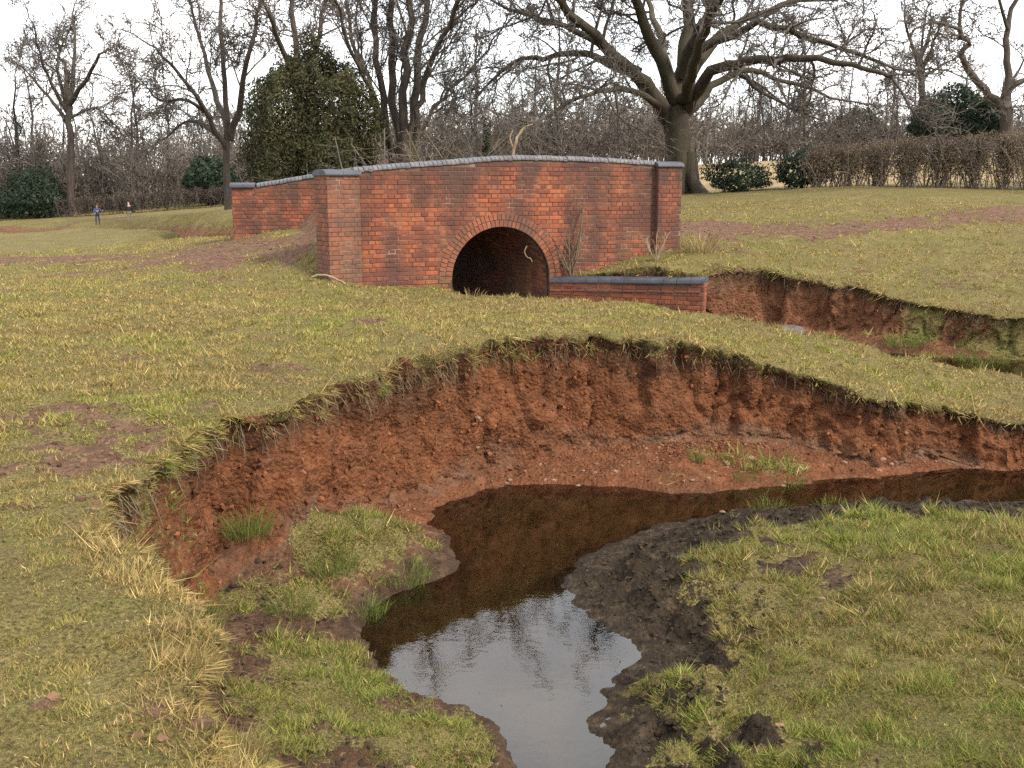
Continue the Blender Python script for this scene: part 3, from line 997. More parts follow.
allb = courses(XL + 0.05, XR - 0.05, 1.0, 3.7, keep_near)
def worldd(x, z):
    q = BASE[:2] + BE * x
    return math.hypot(q[0], q[1])
allb.sort(key=lambda q: -q[2] / worldd(q[0], q[1]) ** 2)
vis = [q for q in allb if q[1] > 1.2]
first = vis[:290]
fs = set(first)
rest = [q for q in allb if q not in fs]
BMESH = {}
for q in first:
    key = round(q[2], 3)
    if key not in BMESH:
        V, F = brick_shape(q[2], 0.0655, 0.07)
        BMESH[key] = mesh_np('brick', V, F, M['brick'])
    o = obj('brick', BMESH[key], spandrel)
    o.location = (q[0], 0.028 + random.gauss(0, 0.0025), q[1])
    o.rotation_euler = (random.gauss(0, .006), random.gauss(0, .006), random.gauss(0, .008))
V, F = join_bricks([((x, 0.028, z), (1, 0, 0), (0, -1, 0), L, 0.0655, 0.07) for x, z, L in rest])
obj('brickwork', mesh_np('brickwork', V, F, M['brick']), spandrel, kind='stuff')

# arch ring: two rings of headers on edge
arch = obj('arch_ring', mesh_np('arch_ring', *wall_core(np.linspace(-0.02, 0.02, 3), lambda x: ARC_TOP + 0.02, lambda x: ARC_TOP + 0.2, 0.0, 0.05), M['mortar']), bridge)
VM = {}
for ring, r0 in ((0, ARC_R + 0.004), (1, ARC_R + 0.004 + 0.117)):
    rm = r0 + 0.055
    n = int(math.pi * rm / 0.076)
    V, F = brick_shape(0.069, 0.112, 0.10)
    vm = mesh_np('arch_brick', V, F, M['brick_arch'])
    for i in range(n):
        a = math.pi * (i + 0.5) / n
        o = obj('arch_brick', vm, arch)
        o.location = (rm * math.cos(a), 0.035 + random.gauss(0, .002), ARC_S + rm * math.sin(a))
        o.rotation_euler = (0, math.pi / 2 - a, 0)

# barrel of the arch with its own brickwork
nA = 25
prof = [(-ARC_R, ZB)] + [(-ARC_R * math.cos(t), ARC_S + ARC_R * math.sin(t)) for t in np.linspace(0, math.pi, nA)] + [(ARC_R, ZB)]
V = []; F = []
for y in (0.05, BW - 0.05):
    V += [(x - SKEW * y, y, z) for x, z in prof]
    V += [(x * 1.25 - SKEW * y, y, z + (0.25 if z > ARC_S + .3 else 0)) for x, z in prof]
m = len(prof)
for i in range(m - 1):
    F.append((i, i + 1, 2 * m + i + 1, 2 * m + i)); F.append((m + i, 3 * m + i, 3 * m + i + 1, m + i + 1))
barrel = obj('barrel_vault', mesh_np('barrel_vault', np.array(V), np.array(F), M['mortar']), bridge)
items = []
for k in range(int((ARC_S - ZB) / 0.075)):
    z = ARC_S - (k + 0.5) * 0.075
    for y in np.arange(0.2, BW - 0.2, 0.225):
        for s in (-1, 1):
            items.append(((s * (ARC_R + 0.024), y + (0.11 if k % 2 else 0), z), (0, s * 1.0, 0), (-s, 0, 0), 0.213, 0.0645, 0.06))
nb = int(math.pi * ARC_R / 0.075)
for k in range(nb):
    a = math.pi * (k + 0.5) / nb
    for y in np.arange(0.2, BW - 0.2, 0.225):
        c, s = math.cos(a), math.sin(a)
        items.append((((ARC_R + 0.024) * c, y + (0.11 if k % 2 else 0), ARC_S + (ARC_R + 0.024) * s), (0, 1.0, 0), (-c, 0, -s), 0.213, 0.0645, 0.06))
V, F = join_bricks(items)
V[:, 0] -= SKEW * V[:, 1]
obj('vault_brickwork', mesh_np('vault_brickwork', V, F, M['brick']), barrel, kind='stuff')

# coping of the near parapet: half-round blue bricks on edge
def coping_shape(L, D, H, n=7):
    ang = np.linspace(0, math.pi, n)
    pr = [(-D / 2, -0.02)] + [(-D / 2 * math.cos(a), (H - 0.0) * math.sin(a) ** 0.8) for a in ang] + [(D / 2, -0.02)]
    pr = [pr[0]] + pr[1:-1] + [pr[-1]]
    V = [(-L / 2, y, z) for y, z in pr] + [(L / 2, y, z) for y, z in pr]
    k = len(pr)
    Fq = [(i, i + k, i + k + 1, i + 1) for i in range(k - 1)] + [(k - 1, 2 * k - 1, k, 0)]
    me = bpy.data.meshes.new('coping_brick')
    me.from_pydata(V, [], Fq + [tuple(range(k)), tuple(range(2 * k - 1, k - 1, -1))])
    me.update()
    me.materials.append(M['coping'])
    return me


def lay_coping(parent, pts, me, step):
    """pts: polyline of (x,y,z); lays pieces along it"""
    P = np.array(pts, float)
    seg = np.linalg.norm(np.diff(P, axis=0), axis=1)
    cum = np.concatenate([[0], np.cumsum(seg)])
    n = int(cum[-1] / step)
    for i in range(n):
        s = (i + 0.5) * step
        c = [np.interp(s, cum, P[:, k]) for k in range(3)]
        c0 = [np.interp(max(s - .1, 0), cum, P[:, k]) for k in range(3)]
        c1 = [np.interp(min(s + .1, cum[-1]), cum, P[:, k]) for k in range(3)]
        dx, dy, dz = c1[0] - c0[0], c1[1] - c0[1], c1[2] - c0[2]
        o = obj('coping_brick', me, parent)
        o.location = (c[0], c[1], c[2] + random.gauss(0, .003))
        o.rotation_euler = (random.gauss(0, .015), -math.atan2(dz, math.hypot(dx, dy)), math.atan2(dy, dx) + random.gauss(0, .008))


cxs = np.linspace(XL + 0.02, XR - 0.02, 60)
bed = obj('coping', mesh_np('coping', *wall_core(list(cxs), lambda x: top_z(x) - CT - 0.002, lambda x: top_z(x) - CT + 0.03, -0.02, TK + 0.02), M['mortar']), bridge)
lay_coping(bed, [(x, TK / 2, top_z(x) - CT + 0.018) for x in cxs], coping_shape(0.068, TK + 0.05, 0.066), 0.078)


def brick_box(name, parent, cx, cy, sx, sy, zb, zt, rot, mat, faces=('f', 'l', 'r', 'b')):
    """rectangular pier: core + joined bricks; local bridge coordinates"""
    V = CUBE_V * np.array([sx, sy, zt - zb])
    V[:, 2] += (zt + zb) / 2
    c, s = math.cos(rot), math.sin(rot)
    Rm = np.array([[c, -s, 0], [s, c, 0], [0, 0, 1]])
    V = V @ Rm.T + np.array([cx, cy, 0])
    p = obj(name, mesh_np(name, V, CUBE_F, M['mortar']), parent)
    items = []
    for f in faces:
        n, a, L, off = {'f': ((0, -1, 0), (1, 0, 0), sx, sy), 'b': ((0, 1, 0), (-1, 0, 0), sx, sy), 'l': ((-1, 0, 0), (0, -1, 0), sy, sx), 'r': ((1, 0, 0), (0, 1, 0), sy, sx)}[f]
        n = Rm @ np.array(n, float); a = Rm @ np.array(a, float)
        for u, z, l in courses(-L / 2 - 0.004, L / 2 + 0.004, zb, zt, lambda u, z: z < zt - 0.02 and z > zb):
            q = np.array([cx, cy, 0]) + n * (off / 2 - 0.028) + a * u
            items.append(((q[0], q[1], z), a, n, l, 0.0655, 0.07))
    V, F = join_bricks(items)
    obj('brickwork', mesh_np('brickwork', V, F, mat), p, kind='stuff')
    return p


def cap(parent, cx, cy, sx, sy, z, rot, n):
    """smooth half-round cap stones in n pieces"""
    L = sx / n
    me = coping_shape(L - 0.006, sy, 0.08, 9); me.materials[0] = M['capstone']
    for i in range(n):
        x = -sx / 2 + (i + .5) * L
        o = obj('cap_stone', me, parent)
        o.location = (cx + x * math.cos(rot), cy + x * math.sin(rot), z + 0.012)
        o.rotation_euler = (0, 0, rot)


pw = (U_P1 + 0.02)
z1 = top_z(U_P1 / 2 - ARC_U) - 0.10
pl = brick_box('left_pier', bridge, U_P1 / 2 - ARC_U - 0.02, TK / 2 - 0.02, pw, TK + 0.18, 0.6, z1, R(12), M['brick_pier'])
cap(pl, U_P1 / 2 - ARC_U - 0.02, TK / 2 - 0.02, pw + 0.06, TK + 0.26, z1, R(12), 2)
pw2 = U_END - U_P2
z2 = TZ[-1] - 0.10
pr_ = brick_box('right_pier', bridge, (U_P2 + U_END) / 2 - ARC_U, TK / 2 - 0.02, pw2, TK + 0.20, 0.6, z2, 0, M['brick'])
cap(pr_, (U_P2 + U_END) / 2 - ARC_U, TK / 2 - 0.02, pw2 + 0.06, TK + 0.27, z2, 0, 1)

# far parapet, splayed out on the left where it shows beside the near pier
fe = at_y(231, 182, 20.6)
fx, fy = loc_uv(fe[0], fe[1])
far_z = fe[2] - 0.02
seg0 = np.array([fx, fy]); seg1 = np.array([XL + 0.9, BW - TK]); seg2 = np.array([XR + 0.4, BW - TK])
far = obj('far_parapet', mesh_np('far_parapet', *wall_core(list(np.linspace(seg1[0], seg2[0], 40)), lambda x: (ARC_S + math.sqrt(max(ARC_R ** 2 - (x + SKEW * BW) ** 2, 0)) if abs(x + SKEW * BW) < ARC_R else 0.4), lambda x: top_z(x) - CT, seg1[1], seg1[1] + TK), M['mortar']), bridge)
dv = seg1 - seg0; LL = float(np.linalg.norm(dv)); dv = dv / LL
nv = np.array([dv[1], -dv[0]])
ang = math.atan2(dv[1], dv[0])
z_end, z_join = far_z, top_z(seg1[0])
mid = (seg0 + seg1) / 2 - nv * TK / 2
V = []
for s, zt in ((0.0, z_end), (0.5, z_end), (LL + 0.02, z_join)):
    for off in (0, TK):
        q = seg0 + dv * s - nv * off
        V += [(q[0], q[1], 1.0), (q[0], q[1], zt - CT)]
F = []
for i in range(2):
    o = 4 * i
    F += [(o, o + 1, o + 5, o + 4), (o + 2, o + 6, o + 7, o + 3), (o + 1, o + 3, o + 7, o + 5)]
F += [(0, 2, 3, 1)]
wing = obj('far_wing', mesh_np('far_wing', np.array(V), np.array(F), M['mortar']), bridge)
def ztf(s): return z_end if s < 0.5 else z_end + (z_join - z_end) * (s - 0.5) / (LL - 0.5)
items = []
for u, z, l in courses(0, LL, 1.3, 3.7, lambda u, z: z < ztf(u) - CT - 0.03):
    q = seg0 + dv * u - nv * 0.028
    items.append(((q[0], q[1], z), (dv[0], dv[1], 0), (nv[0], nv[1], 0), l, 0.0655, 0.07))
for u, z, l in courses(0, TK, 1.3, 3.7, lambda u, z: z < z_end - CT - 0.03):
    q = seg0 - nv * (TK - u) + dv * 0.028
    items.append(((q[0], q[1], z), (nv[0], nv[1], 0), (-dv[0], -dv[1], 0), l, 0.0655, 0.07))
V, F = join_bricks(items)
obj('brickwork', mesh_np('brickwork', V, F, M['brick']), wing, kind='stuff')
items = [((x, seg1[1] + 0.028, z), (1, 0, 0), (0, -1, 0), L, 0.0655, 0.07) for x, z, L in courses(seg1[0], seg2[0], 2.1, 3.7, lambda x, z: z < top_z(x) - CT - 0.03)]
V, F = join_bricks(items)
obj('brickwork', mesh_np('brickwork', V, F, M['brick']), far, kind='stuff')
cpm = coping_shape(0.068, TK + 0.05, 0.066)
lay_coping(wing, [(*(seg0 + dv * s - nv * TK / 2), ztf(s) - CT + 0.018) for s in np.linspace(0.5, LL, 20)], cpm, 0.078)
lay_coping(far, [(x, seg1[1] + TK / 2, top_z(x) - CT + 0.018) for x in np.linspace(seg1[0], seg2[0], 40)], cpm, 0.078)
q = seg0 + dv * 0.22 - nv * TK / 2
cap(wing, q[0], q[1], 0.5, TK + 0.12, z_end - CT, ang, 1)

# trodden earth deck between the parapets
nxd, nyd = 40, 14
DX = np.linspace(XL - 0.5, XR + 0.7, nxd); DY = np.linspace(TK - 0.05, BW - TK + 0.05, nyd)
DXX, DYY = np.meshgrid(DX, DY)
WXd = BASE[0] + BE[0] * DXX - BN[0] * DYY; WYd = BASE[1] + BE[1] * DXX - BN[1] * DYY
edge_t = sstep(0, 0.8, DXX - DX[0]) * sstep(0, 0.8, DX[-1] - DXX)
DZ = np.maximum(2.45, ARC_TOP + 0.3) * edge_t + (upper(WXd, WYd) - 0.06) * (1 - edge_t) + 0.02 * fbm2(DXX * 3, DYY * 3, 91, 3)
Vt = np.stack([DXX, DYY, DZ], -1).reshape(-1, 3)
ii = np.arange(nxd * nyd).reshape(nyd, nxd)
Fd = np.stack([ii[:-1, :-1], ii[:-1, 1:], ii[1:, 1:], ii[1:, :-1]], -1).reshape(-1, 4)
cv = np.zeros((len(Vt), 3)); cv[:, 2] = 1.0
obj('deck', mesh_np('deck', Vt, Fd, M['ground'], True, {'cover': cv, 'cover2': np.zeros((len(Vt), 3))}), bridge)

# ------------------------------------------------------------------ low retaining wall beside the stream
w0 = np.array(WW0) - BN * -0.0
w0 = BASE[:2] + BE * (ARC_R + 0.01) + BN * 0.012
dvw = WW1 - w0; LW = float(np.linalg.norm(dvw)); dvw /= LW
rwz = math.atan2(dvw[1], dvw[0])
ZT = at_y(551, 276, w0[1])[2]
ZT2 = at_y(703, 277, WW1[1])[2]
BLOW = {}
rw = empty('retaining_wall', (w0[0], w0[1], 0.2), 'low red brick retaining wall with rounded blue coping beside the arch', 'wall', rz=rwz)
hz0, hz1 = ZT - 0.2 - 0.11, ZT2 - 0.2 - 0.11
def rtop(x): return hz0 + (hz1 - hz0) * x / LW
V, F = wall_core([0.0, LW * .5, LW], lambda x: 0.0, rtop, 0.0, 0.34)
core = obj('wall_core', mesh_np('wall_core', V, F, M['mortar']), rw)
lb = courses(0.0, LW, 0.05, 1.4, lambda x, z: z < rtop(x) - 0.03)
lb.sort(key=lambda q: -q[1])
for q in lb[:290]:
    key = round(q[2], 3)
    if key not in BLOW:
        V, F = brick_shape(q[2], 0.0655, 0.07)
        BLOW[key] = mesh_np('brick', V, F, M['brick_low'])
    o = obj('brick', BLOW[key], core)
    o.location = (q[0], 0.028 + random.gauss(0, 0.0025), q[1])
    o.rotation_euler = (random.gauss(0, .006), random.gauss(0, .006), random.gauss(0, .008))
items = [((x, 0.028, z), (1, 0, 0), (0, -1, 0), L, 0.0655, 0.07) for x, z, L in lb[290:]]
items += [((LW - 0.028, u, z), (0, 1, 0), (1, 0, 0), l, 0.0655, 0.07) for u, z, l in courses(0, 0.34, 0.05, 1.4, lambda u, z: z < rtop(LW) - 0.03)]
# projecting drip course
V, F = join_bricks(items)
obj('brickwork', mesh_np('brickwork', V, F, M['brick_low']), core, kind='stuff')
n = int(LW / 0.225)
oc = coping_shape(LW / n - 0.006, 0.40, 0.085, 9); oc.materials[0] = M['capstone']
for i in range(n):
    o = obj('coping_brick', oc, rw)
    x = (i + .5) * LW / n
    o.location = (x, 0.16, rtop(x) + 0.014); o.rotation_euler = (0, -math.atan2(hz1 - hz0, LW), random.gauss(0, .01))
dripV = brick_shape(0.215, 0.035, 0.10)
dm = mesh_np('drip_brick', *dripV, M['brick_pier'])
for i in range(int(LW / 0.225)):
    o = obj('drip_brick', dm, core); o.location = ((i + .5) * 0.225, 0.025, rtop((i + .5) * .225) - 0.14)
# ------------------------------------------------------------------ bare winter trees
class Tree:
    def __init__(s, seed):
        s.r = random.Random(seed)
        s.br = []                                    # (points, radii, level)

    def limb(s, pts, r0, r1, lvl=0, sub=3):
        """smooth hand-laid limb through pts"""
        P = np.array(pts, float)
        n = len(P)
        t = np.linspace(0, n - 1, (n - 1) * sub + 1)
        out = []
        for k in t:
            i = min(int(k), n - 2); f = k - i
            p0, p1, p2, p3 = P[max(i - 1, 0)], P[i], P[i + 1], P[min(i + 2, n - 1)]
            out.append(0.5 * ((2 * p1) + (-p0 + p2) * f + (2 * p0 - 5 * p1 + 4 * p2 - p3) * f * f + (-p0 + 3 * p1 - 3 * p2 + p3) * f ** 3))
        out = np.array(out)
        L = np.linalg.norm(P[-1] - P[0])
        for j in range(1, len(out) - 1):
            out[j] += np.array([s.r.gauss(0, 1), s.r.gauss(0, 1), s.r.gauss(0, 1)]) * 0.008 * L
        rr = r0 + (r1 - r0) * np.linspace(0, 1, len(out)) ** 0.8
        s.br.append((out, rr, lvl))
        return out, rr

    def grow(s, p, d, L, r, lvl, cfg):
        g = s.r.gauss
        n = cfg['seg'][min(lvl, len(cfg['seg']) - 1)]
        wob = cfg['wob'] * (1 + 0.25 * lvl)
        pts = [p]; dx, dy, dz = d
        x, y, z = p
        st = L / n
        for i in range(n):
            dx += g(0, wob); dy += g(0, wob); dz += g(0, wob) + cfg['up'][min(lvl, len(cfg['up']) - 1)]
            m = math.sqrt(dx * dx + dy * dy + dz * dz) or 1
            dx /= m; dy /= m; dz /= m
            x += dx * st; y += dy * st; z += dz * st
            pts.append((x, y, z))
        pts = np.array(pts)
        rr = r * (1 - np.linspace(0, 1, n + 1) * (0.55 if lvl < cfg['max'] else 0.7))
        s.br.append((pts, rr, lvl))
        if lvl < cfg['max']:
            s.spawn(pts, rr, L, lvl, cfg)
        return pts, rr

    def spawn(s, pts, rr, L, lvl, cfg, f0=None, num=None):
        k = num if num is not None else cfg['num'][min(lvl, len(cfg['num']) - 1)]
        k = max(1, int(round(k * s.r.uniform(0.8, 1.2))))
        f0 = cfg['f0'] if f0 is None else f0
        n = len(pts) - 1
        for i in range(k):
            f = f0 + (1 - f0) * (i + s.r.random()) / k
            q = f * n; j = min(int(q), n - 1); t = q - j
            p = pts[j] * (1 - t) + pts[j + 1] * t
            rad = rr[j] * (1 - t) + rr[j + 1] * t
            d = pts[j + 1] - pts[j]; d = d / (np.linalg.norm(d) + 1e-9)
            a = math.radians(s.r.uniform(*cfg['ang']))
            ph = s.r.uniform(0, 2 * math.pi)
            ax = np.cross(d, (0.3, 0.2, 1)); ax /= (np.linalg.norm(ax) + 1e-9)
            bx = np.cross(d, ax)
            nd = d * math.cos(a) + (ax * math.cos(ph) + bx * math.sin(ph)) * math.sin(a)
            cl = L * cfg['ratio'] * s.r.uniform(0.65, 1.2) * (1.1 - 0.55 * f)
            if cl < cfg.get('minl', 0.12): continue
            cr = min(rad * 0.62, cl * cfg.get('slim', 0.022))
            s.grow(tuple(p), tuple(nd), cl, max(cr, cfg.get('rmin', 0.004)), lvl + 1, cfg)
        # the leader carries on
        if cfg.get('lead', True):
            d = pts[-1] - pts[-2]; d = d / (np.linalg.norm(d) + 1e-9)
            s.grow(tuple(pts[-1]), tuple(d), L * cfg['ratio'] * 0.9, max(rr[-1], cfg.get('rmin', 0.004)), lvl + 1, cfg)

    def mesh(s, sel, sides_of):
        groups = {}
        for pts, rr, lvl in s.br:
            if not sel(lvl): continue
            groups.setdefault((len(pts), sides_of(lvl)), []).append((pts, rr))
        VV, FF, off = [], [], 0
        for (n, K), lst in groups.items():
            P = np.array([q[0] for q in lst]); Rr = np.array([q[1] for q in lst])
            T = np.gradient(P, axis=1)
            T /= np.linalg.norm(T, axis=2, keepdims=True) + 1e-9
            ref = np.where(np.abs(T[:, :1, 2:3]) > 0.8, np.array([1.0, 0, 0]), np.array([0, 0, 1.0]))
            ref = np.broadcast_to(ref, T.shape)
            A = np.cross(T, ref); A /= np.linalg.norm(A, axis=2, keepdims=True) + 1e-9
            B = np.cross(T, A)
            th = np.arange(K) * 2 * math.pi / K
            ring = P[:, :, None, :] + Rr[:, :, None, None] * (A[:, :, None, :] * np.cos(th)[None, None, :, None] + B[:, :, None, :] * np.sin(th)[None, None, :, None])
            m = len(lst)
            VV.append(ring.reshape(-1, 3))
            base = off + (np.arange(m) * n * K)[:, None, None] + (np.arange(n - 1) * K)[None, :, None]
            k0 = np.arange(K)[None, None, :]; k1 = (np.arange(K)[None, None, :] + 1) % K
            F = np.stack([base + k0, base + k1, base + K + k1, base + K + k0], -1).reshape(-1, 4)
            FF.append(F)
            off += m * n * K
        return np.vstack(VV), np.vstack(FF)

    def parts(s, base, split, barkm, twigm, sides=(9, 6, 4, 3, 3, 3), smooth=True):
        sd = lambda l: sides[min(l, len(sides) - 1)]
        V, F = s.mesh(lambda l: l <= split, sd)
        tm = mesh_np('trunk', V - base, F, barkm, smooth)
        V, F = s.mesh(lambda l: l > split, sd)
        cm = mesh_np('crown', V - base, F, twigm, False)
        return tm, cm


def place_tree(name, t, base, split, barkm, twigm, label, group=None, sides=(9, 6, 4, 3, 3, 3)):
    tm, cm = t.parts(np.array(base), split, barkm, twigm, sides)
    e = empty(name, base, label, 'tree', group)
    obj('trunk', tm, e); obj('crown', cm, e)
    return e


def PX(px, py, Y, dy=0.0):
    """photo pixel at distance Y (+dy deeper) keeping the apparent place"""
    return tuple(at_y(px, py, Y + dy))


# ---- the great oak
oak = Tree(11)
D = 33.0
zb_ = ground_z(*at_y(680, 187, D)[:2]) - 0.2
ob = np.array([at_y(680, 187, D)[0], D, zb_])
ocfg = dict(seg=(8, 6, 5, 4, 3, 1), wob=0.20, up=(0.0, 0.02, 0.01, 0.0, 0.02, 0.03), max=5, num=(9, 10, 8, 8, 7), f0=0.18, ang=(25, 80), ratio=0.55, slim=0.024, rmin=0.012, minl=0.2)
tp, tr_ = oak.limb([ob, PX(679, 160, D), PX(677, 130, D), PX(676, 112, D)], 0.45, 0.40)
# root flare
for a in np.linspace(0, 2 * math.pi, 8)[:-1]:
    q = ob + np.array([math.cos(a) * 0.95, math.sin(a) * 0.95, -0.05])
    oak.limb([ob + np.array([math.cos(a) * .28, math.sin(a) * .28, 1.5]), ob + np.array([math.cos(a) * .48, math.sin(a) * .48, 0.55]), q], 0.22, 0.16, 0)
J = (676, 114)
OL = [  # (pixel path with depth offsets, start radius, end radius)
    ([(676, 116, 0), (681, 80, .2), (686, 40, .6), (690, -10, .8), (700, -70, 1.2), (705, -140, 1.0)], 0.327, 0.099),
    ([(675, 100, 0), (662, 62, -.6), (643, 20, -1.3), (630, -15, -2.0), (612, -70, -3)], 0.258, 0.090),
    ([(668, 118, 0), (655, 98, -.5), (640, 78, -1), (612, 52, -1.6), (585, 28, -2.4), (560, 2, -3.2), (540, -35, -4)], 0.292, 0.081),
    ([(660, 108, 0), (652, 92, .4), (620, 68, 1), (585, 55, 1.6), (545, 58, 2.6), (512, 62, 3.2), (488, 84, 3.6)], 0.206, 0.045),
    ([(668, 125, -.1), (655, 105, -1), (640, 93, -2.2), (610, 88, -3.4), (575, 98, -4.6), (545, 118, -5.5)], 0.146, 0.036),
    ([(640, 72, -1), (600, 46, -.6), (565, 26, 0), (530, 16, .6), (500, 5, 1.2)], 0.138, 0.045),
    ([(684, 92, .1), (698, 62, .8), (722, 34, 1.6), (752, 18, 2.4), (800, 2, 3.2), (850, -8, 4)], 0.241, 0.063),
    ([(682, 75, 0), (695, 40, -1), (712, 5, -2), (724, -40, -2.6)], 0.241, 0.090),
    ([(685, 110, 0), (700, 88, -.8), (725, 66, -1.8), (760, 58, -2.8), (800, 58, -3.8), (850, 66, -4.6), (892, 78, -5.2)], 0.241, 0.045),
    ([(683, 116, 0), (698, 100, .4), (720, 80, 1), (752, 72, 1.7), (790, 82, 2.4), (830, 98, 3)], 0.189, 0.045),
    ([(690, 50, .5), (722, 40, .2), (760, 25, -.4), (800, 35, -1), (840, 48, -1.4), (880, 62, -2)], 0.172, 0.045),
    ([(677, 95, 0), (668, 70, 2.2), (660, 40, 4.5), (652, 5, 6.5), (640, -40, 8)], 0.224, 0.072),
    ([(680, 100, 0), (690, 75, -2.5), (700, 42, -5), (715, 8, -7), (735, -35, -8)], 0.206, 0.063),
    ([(740, 75, 1.2), (762, 92, .6), (790, 108, 0), (815, 118, -.8)], 0.077, 0.027),
]
for path, r0, r1 in OL:
    pts, rr = oak.limb([PX(a, b_, D, c) if True else 0 for a, b_, c in path], r0, r1, 1)
    Lr = float(np.linalg.norm(pts[-1] - pts[0]))
    oak.spawn(pts, rr, min(Lr, 5.2) * 0.95, 1, ocfg, 0.42, 9)
place_tree('oak_tree', oak, tuple(ob), 1, M['oakbark'], M['twig'], 'great spreading bare oak with thick trunk behind the bridge, right end', sides=(12, 8, 5, 3, 3, 3))

# ---- many-stemmed tree left of centre
ms = Tree(23)
D = 31.0
mb = np.array([at_y(403, 178, D)[0], D, ground_z(*at_y(403, 178, D)[:2]) - 0.2])
mcfg = dict(seg=(8, 6, 4, 3, 1), wob=0.15, up=(0.02, 0.04, 0.03, 0.03), max=4, num=(10, 9, 8, 8), f0=0.2, ang=(18, 60), ratio=0.52, slim=0.018, rmin=0.011, minl=0.2)
for path, r0, r1 in [
        ([(398, 178, 0), (385, 120, 0), (378, 60, -.3), (374, 0, -.5), (366, -80, -.8)], 0.133, 0.064),
        ([(402, 178, .2), (396, 120, .3), (392, 60, .5), (390, 0, .6), (392, -90, 1)], 0.156, 0.072),
        ([(404, 178, -.2), (404, 110, -.5), (406, 50, -.6), (410, 0, -.8), (408, -90, -1)], 0.164, 0.072),
        ([(408, 178, .1), (412, 120, .3), (420, 60, .8), (428, 0, 1), (440, -80, 1.6)], 0.172, 0.072),
        ([(408, 178, -.1), (416, 125, -.6), (424, 85, -1), (440, 40, -1.6), (462, 0, -2.2), (490, -50, -3)], 0.117, 0.048),
        ([(406, 178, 0), (418, 140, .8), (434, 108, 1.6), (462, 78, 2.4), (492, 40, 3)], 0.086, 0.032),
        ([(400, 178, 0), (388, 140, -.8), (372, 95, -1.6), (352, 50, -2.4), (335, 0, -3)], 0.101, 0.040),
        ([(396, 178, .4), (380, 130, 1.2), (368, 80, 2), (350, 20, 3), (340, -30, 4)], 0.109, 0.040)]:
    pts, rr = ms.limb([PX(a, b_, D, c) for a, b_, c in path], r0, r1, 0)
    ms.spawn(pts, rr, 4.4, 0, mcfg, 0.32, 11)
place_tree('alder_tree', ms, tuple(mb), 0, M['bark'], M['twig'], 'tall bare tree of many upright stems behind the parapet', sides=(8, 5, 3, 3, 3))


def simple_tree(name, px, py, Y, limbs, cfg, seed, label, n0=9, Lc=4.0, sides=(8, 5, 3, 3, 3), barkm='bark', split=0):
    t = Tree(seed)
    b0 = at_y(px, py, Y)
    base = np.array([b0[0], Y, min(b0[2], ground_z(b0[0], Y)) - 0.2])
    for i, (path, r0, r1) in enumerate(limbs):
        P = [PX(a, b_, Y, c) for a, b_, c in path]
        if i == 0: P[0] = tuple(base)
        pts, rr = t.limb(P, r0, r1, 0)
        t.spawn(pts, rr, Lc, 0, cfg, 0.35 if i else 0.55, n0)
    return place_tree(name, t, tuple(base), split, M[barkm], M['twig'], label, sides=sides)


gcfg = dict(seg=(8, 5, 4, 3, 1), wob=0.19, up=(0.02, 0.03, 0.02, 0.02), max=4, num=(8, 9, 8, 8), f0=0.2, ang=(22, 70), ratio=0.56, slim=0.019, rmin=0.018, minl=0.25)
simple_tree('bare_tree', 68, 205, 62, [([(68, 205, 0), (70, 150, 0), (68, 108, 0), (66, 90, .5)], .24, .18), ([(67, 112, 0), (52, 85, -1), (40, 55, -2), (34, 25, -3)], .13, .04), ([(67, 108, 0), (58, 70, 2), (62, 45, 3)], .14, .05),
            ([(67, 108, 0), (74, 75, 1), (76, 40, 2), (72, 15, 3)], .18, .05), ([(69, 105, 0), (86, 80, -1), (100, 55, -2), (112, 50, -2)], .17, .05), ([(66, 120, 0), (46, 95, 1), (25, 70, 2)], .14, .04), ([(70, 118, 0), (95, 108, 1), (112, 122, 2)], .10, .04)],
            gcfg, 31, 'round-crowned bare tree standing alone against the sky above far hedge, left', 7, 4.6)
simple_tree('bare_tree', 226, 175, 46, [([(226, 175, 0), (228, 140, 0), (226, 100, 0), (222, 50, .5), (220, -10, 1)], .18, .08), ([(226, 150, 0), (210, 118, -1), (190, 88, -2), (168, 62, -3), (150, 45, -3)], .15, .04), ([(225, 145, 0), (205, 125, 1), (185, 122, 2), (166, 138, 2)], .13, .04),
            ([(228, 130, 0), (212, 85, 2), (200, 40, 3), (190, 0, 4)], .17, .05), ([(230, 140, 0), (242, 95, -1), (250, 50, -2), (262, 0, -2)], .18, .06), ([(212, 118, -1), (188, 100, -1.5), (160, 100, -2), (145, 85, -2)], .10, .03)],
            gcfg, 37, 'leaning bare tree with low sweeping branch beside the evergreen, left', 8, 4.2)
simple_tree('bare_tree', 300, 160, 40, [([(300, 160, 0), (298, 100, 0), (295, 40, 0), (290, -30, 0)], .2, .08), ([(298, 110, 0), (315, 50, 1), (325, 0, 2), (335, -40, 2)], .14, .05), ([(298, 90, 0), (280, 45, -1), (268, 10, -2), (250, -20, -2)], .14, .05)],
            gcfg, 41, 'bare tree rising from behind the round evergreen', 9, 4.2)
simple_tree('bare_tree', 921, 150, 48, [([(921, 150, 0), (922, 110, 0), (922, 80, 0), (920, 62, 0)], .20, .14), ([(921, 70, 0), (912, 45, 1), (906, 25, 1), (904, 0, 2)], .12, .03), ([(922, 66, 0), (932, 50, -1), (938, 30, -1), (944, 15, -2)], .11, .03), ([(922, 78, 0), (940, 66, 1), (955, 58, 1)], .09, .03), ([(921, 72, 0), (922, 40, 0), (926, 15, 1)], .10, .03), ([(921, 80, 0), (905, 70, 1), (890, 66, 2)], .07, .03)],
            gcfg, 43, 'slender bare tree behind right hedge beside the dark evergreen bush', 7, 2.9)
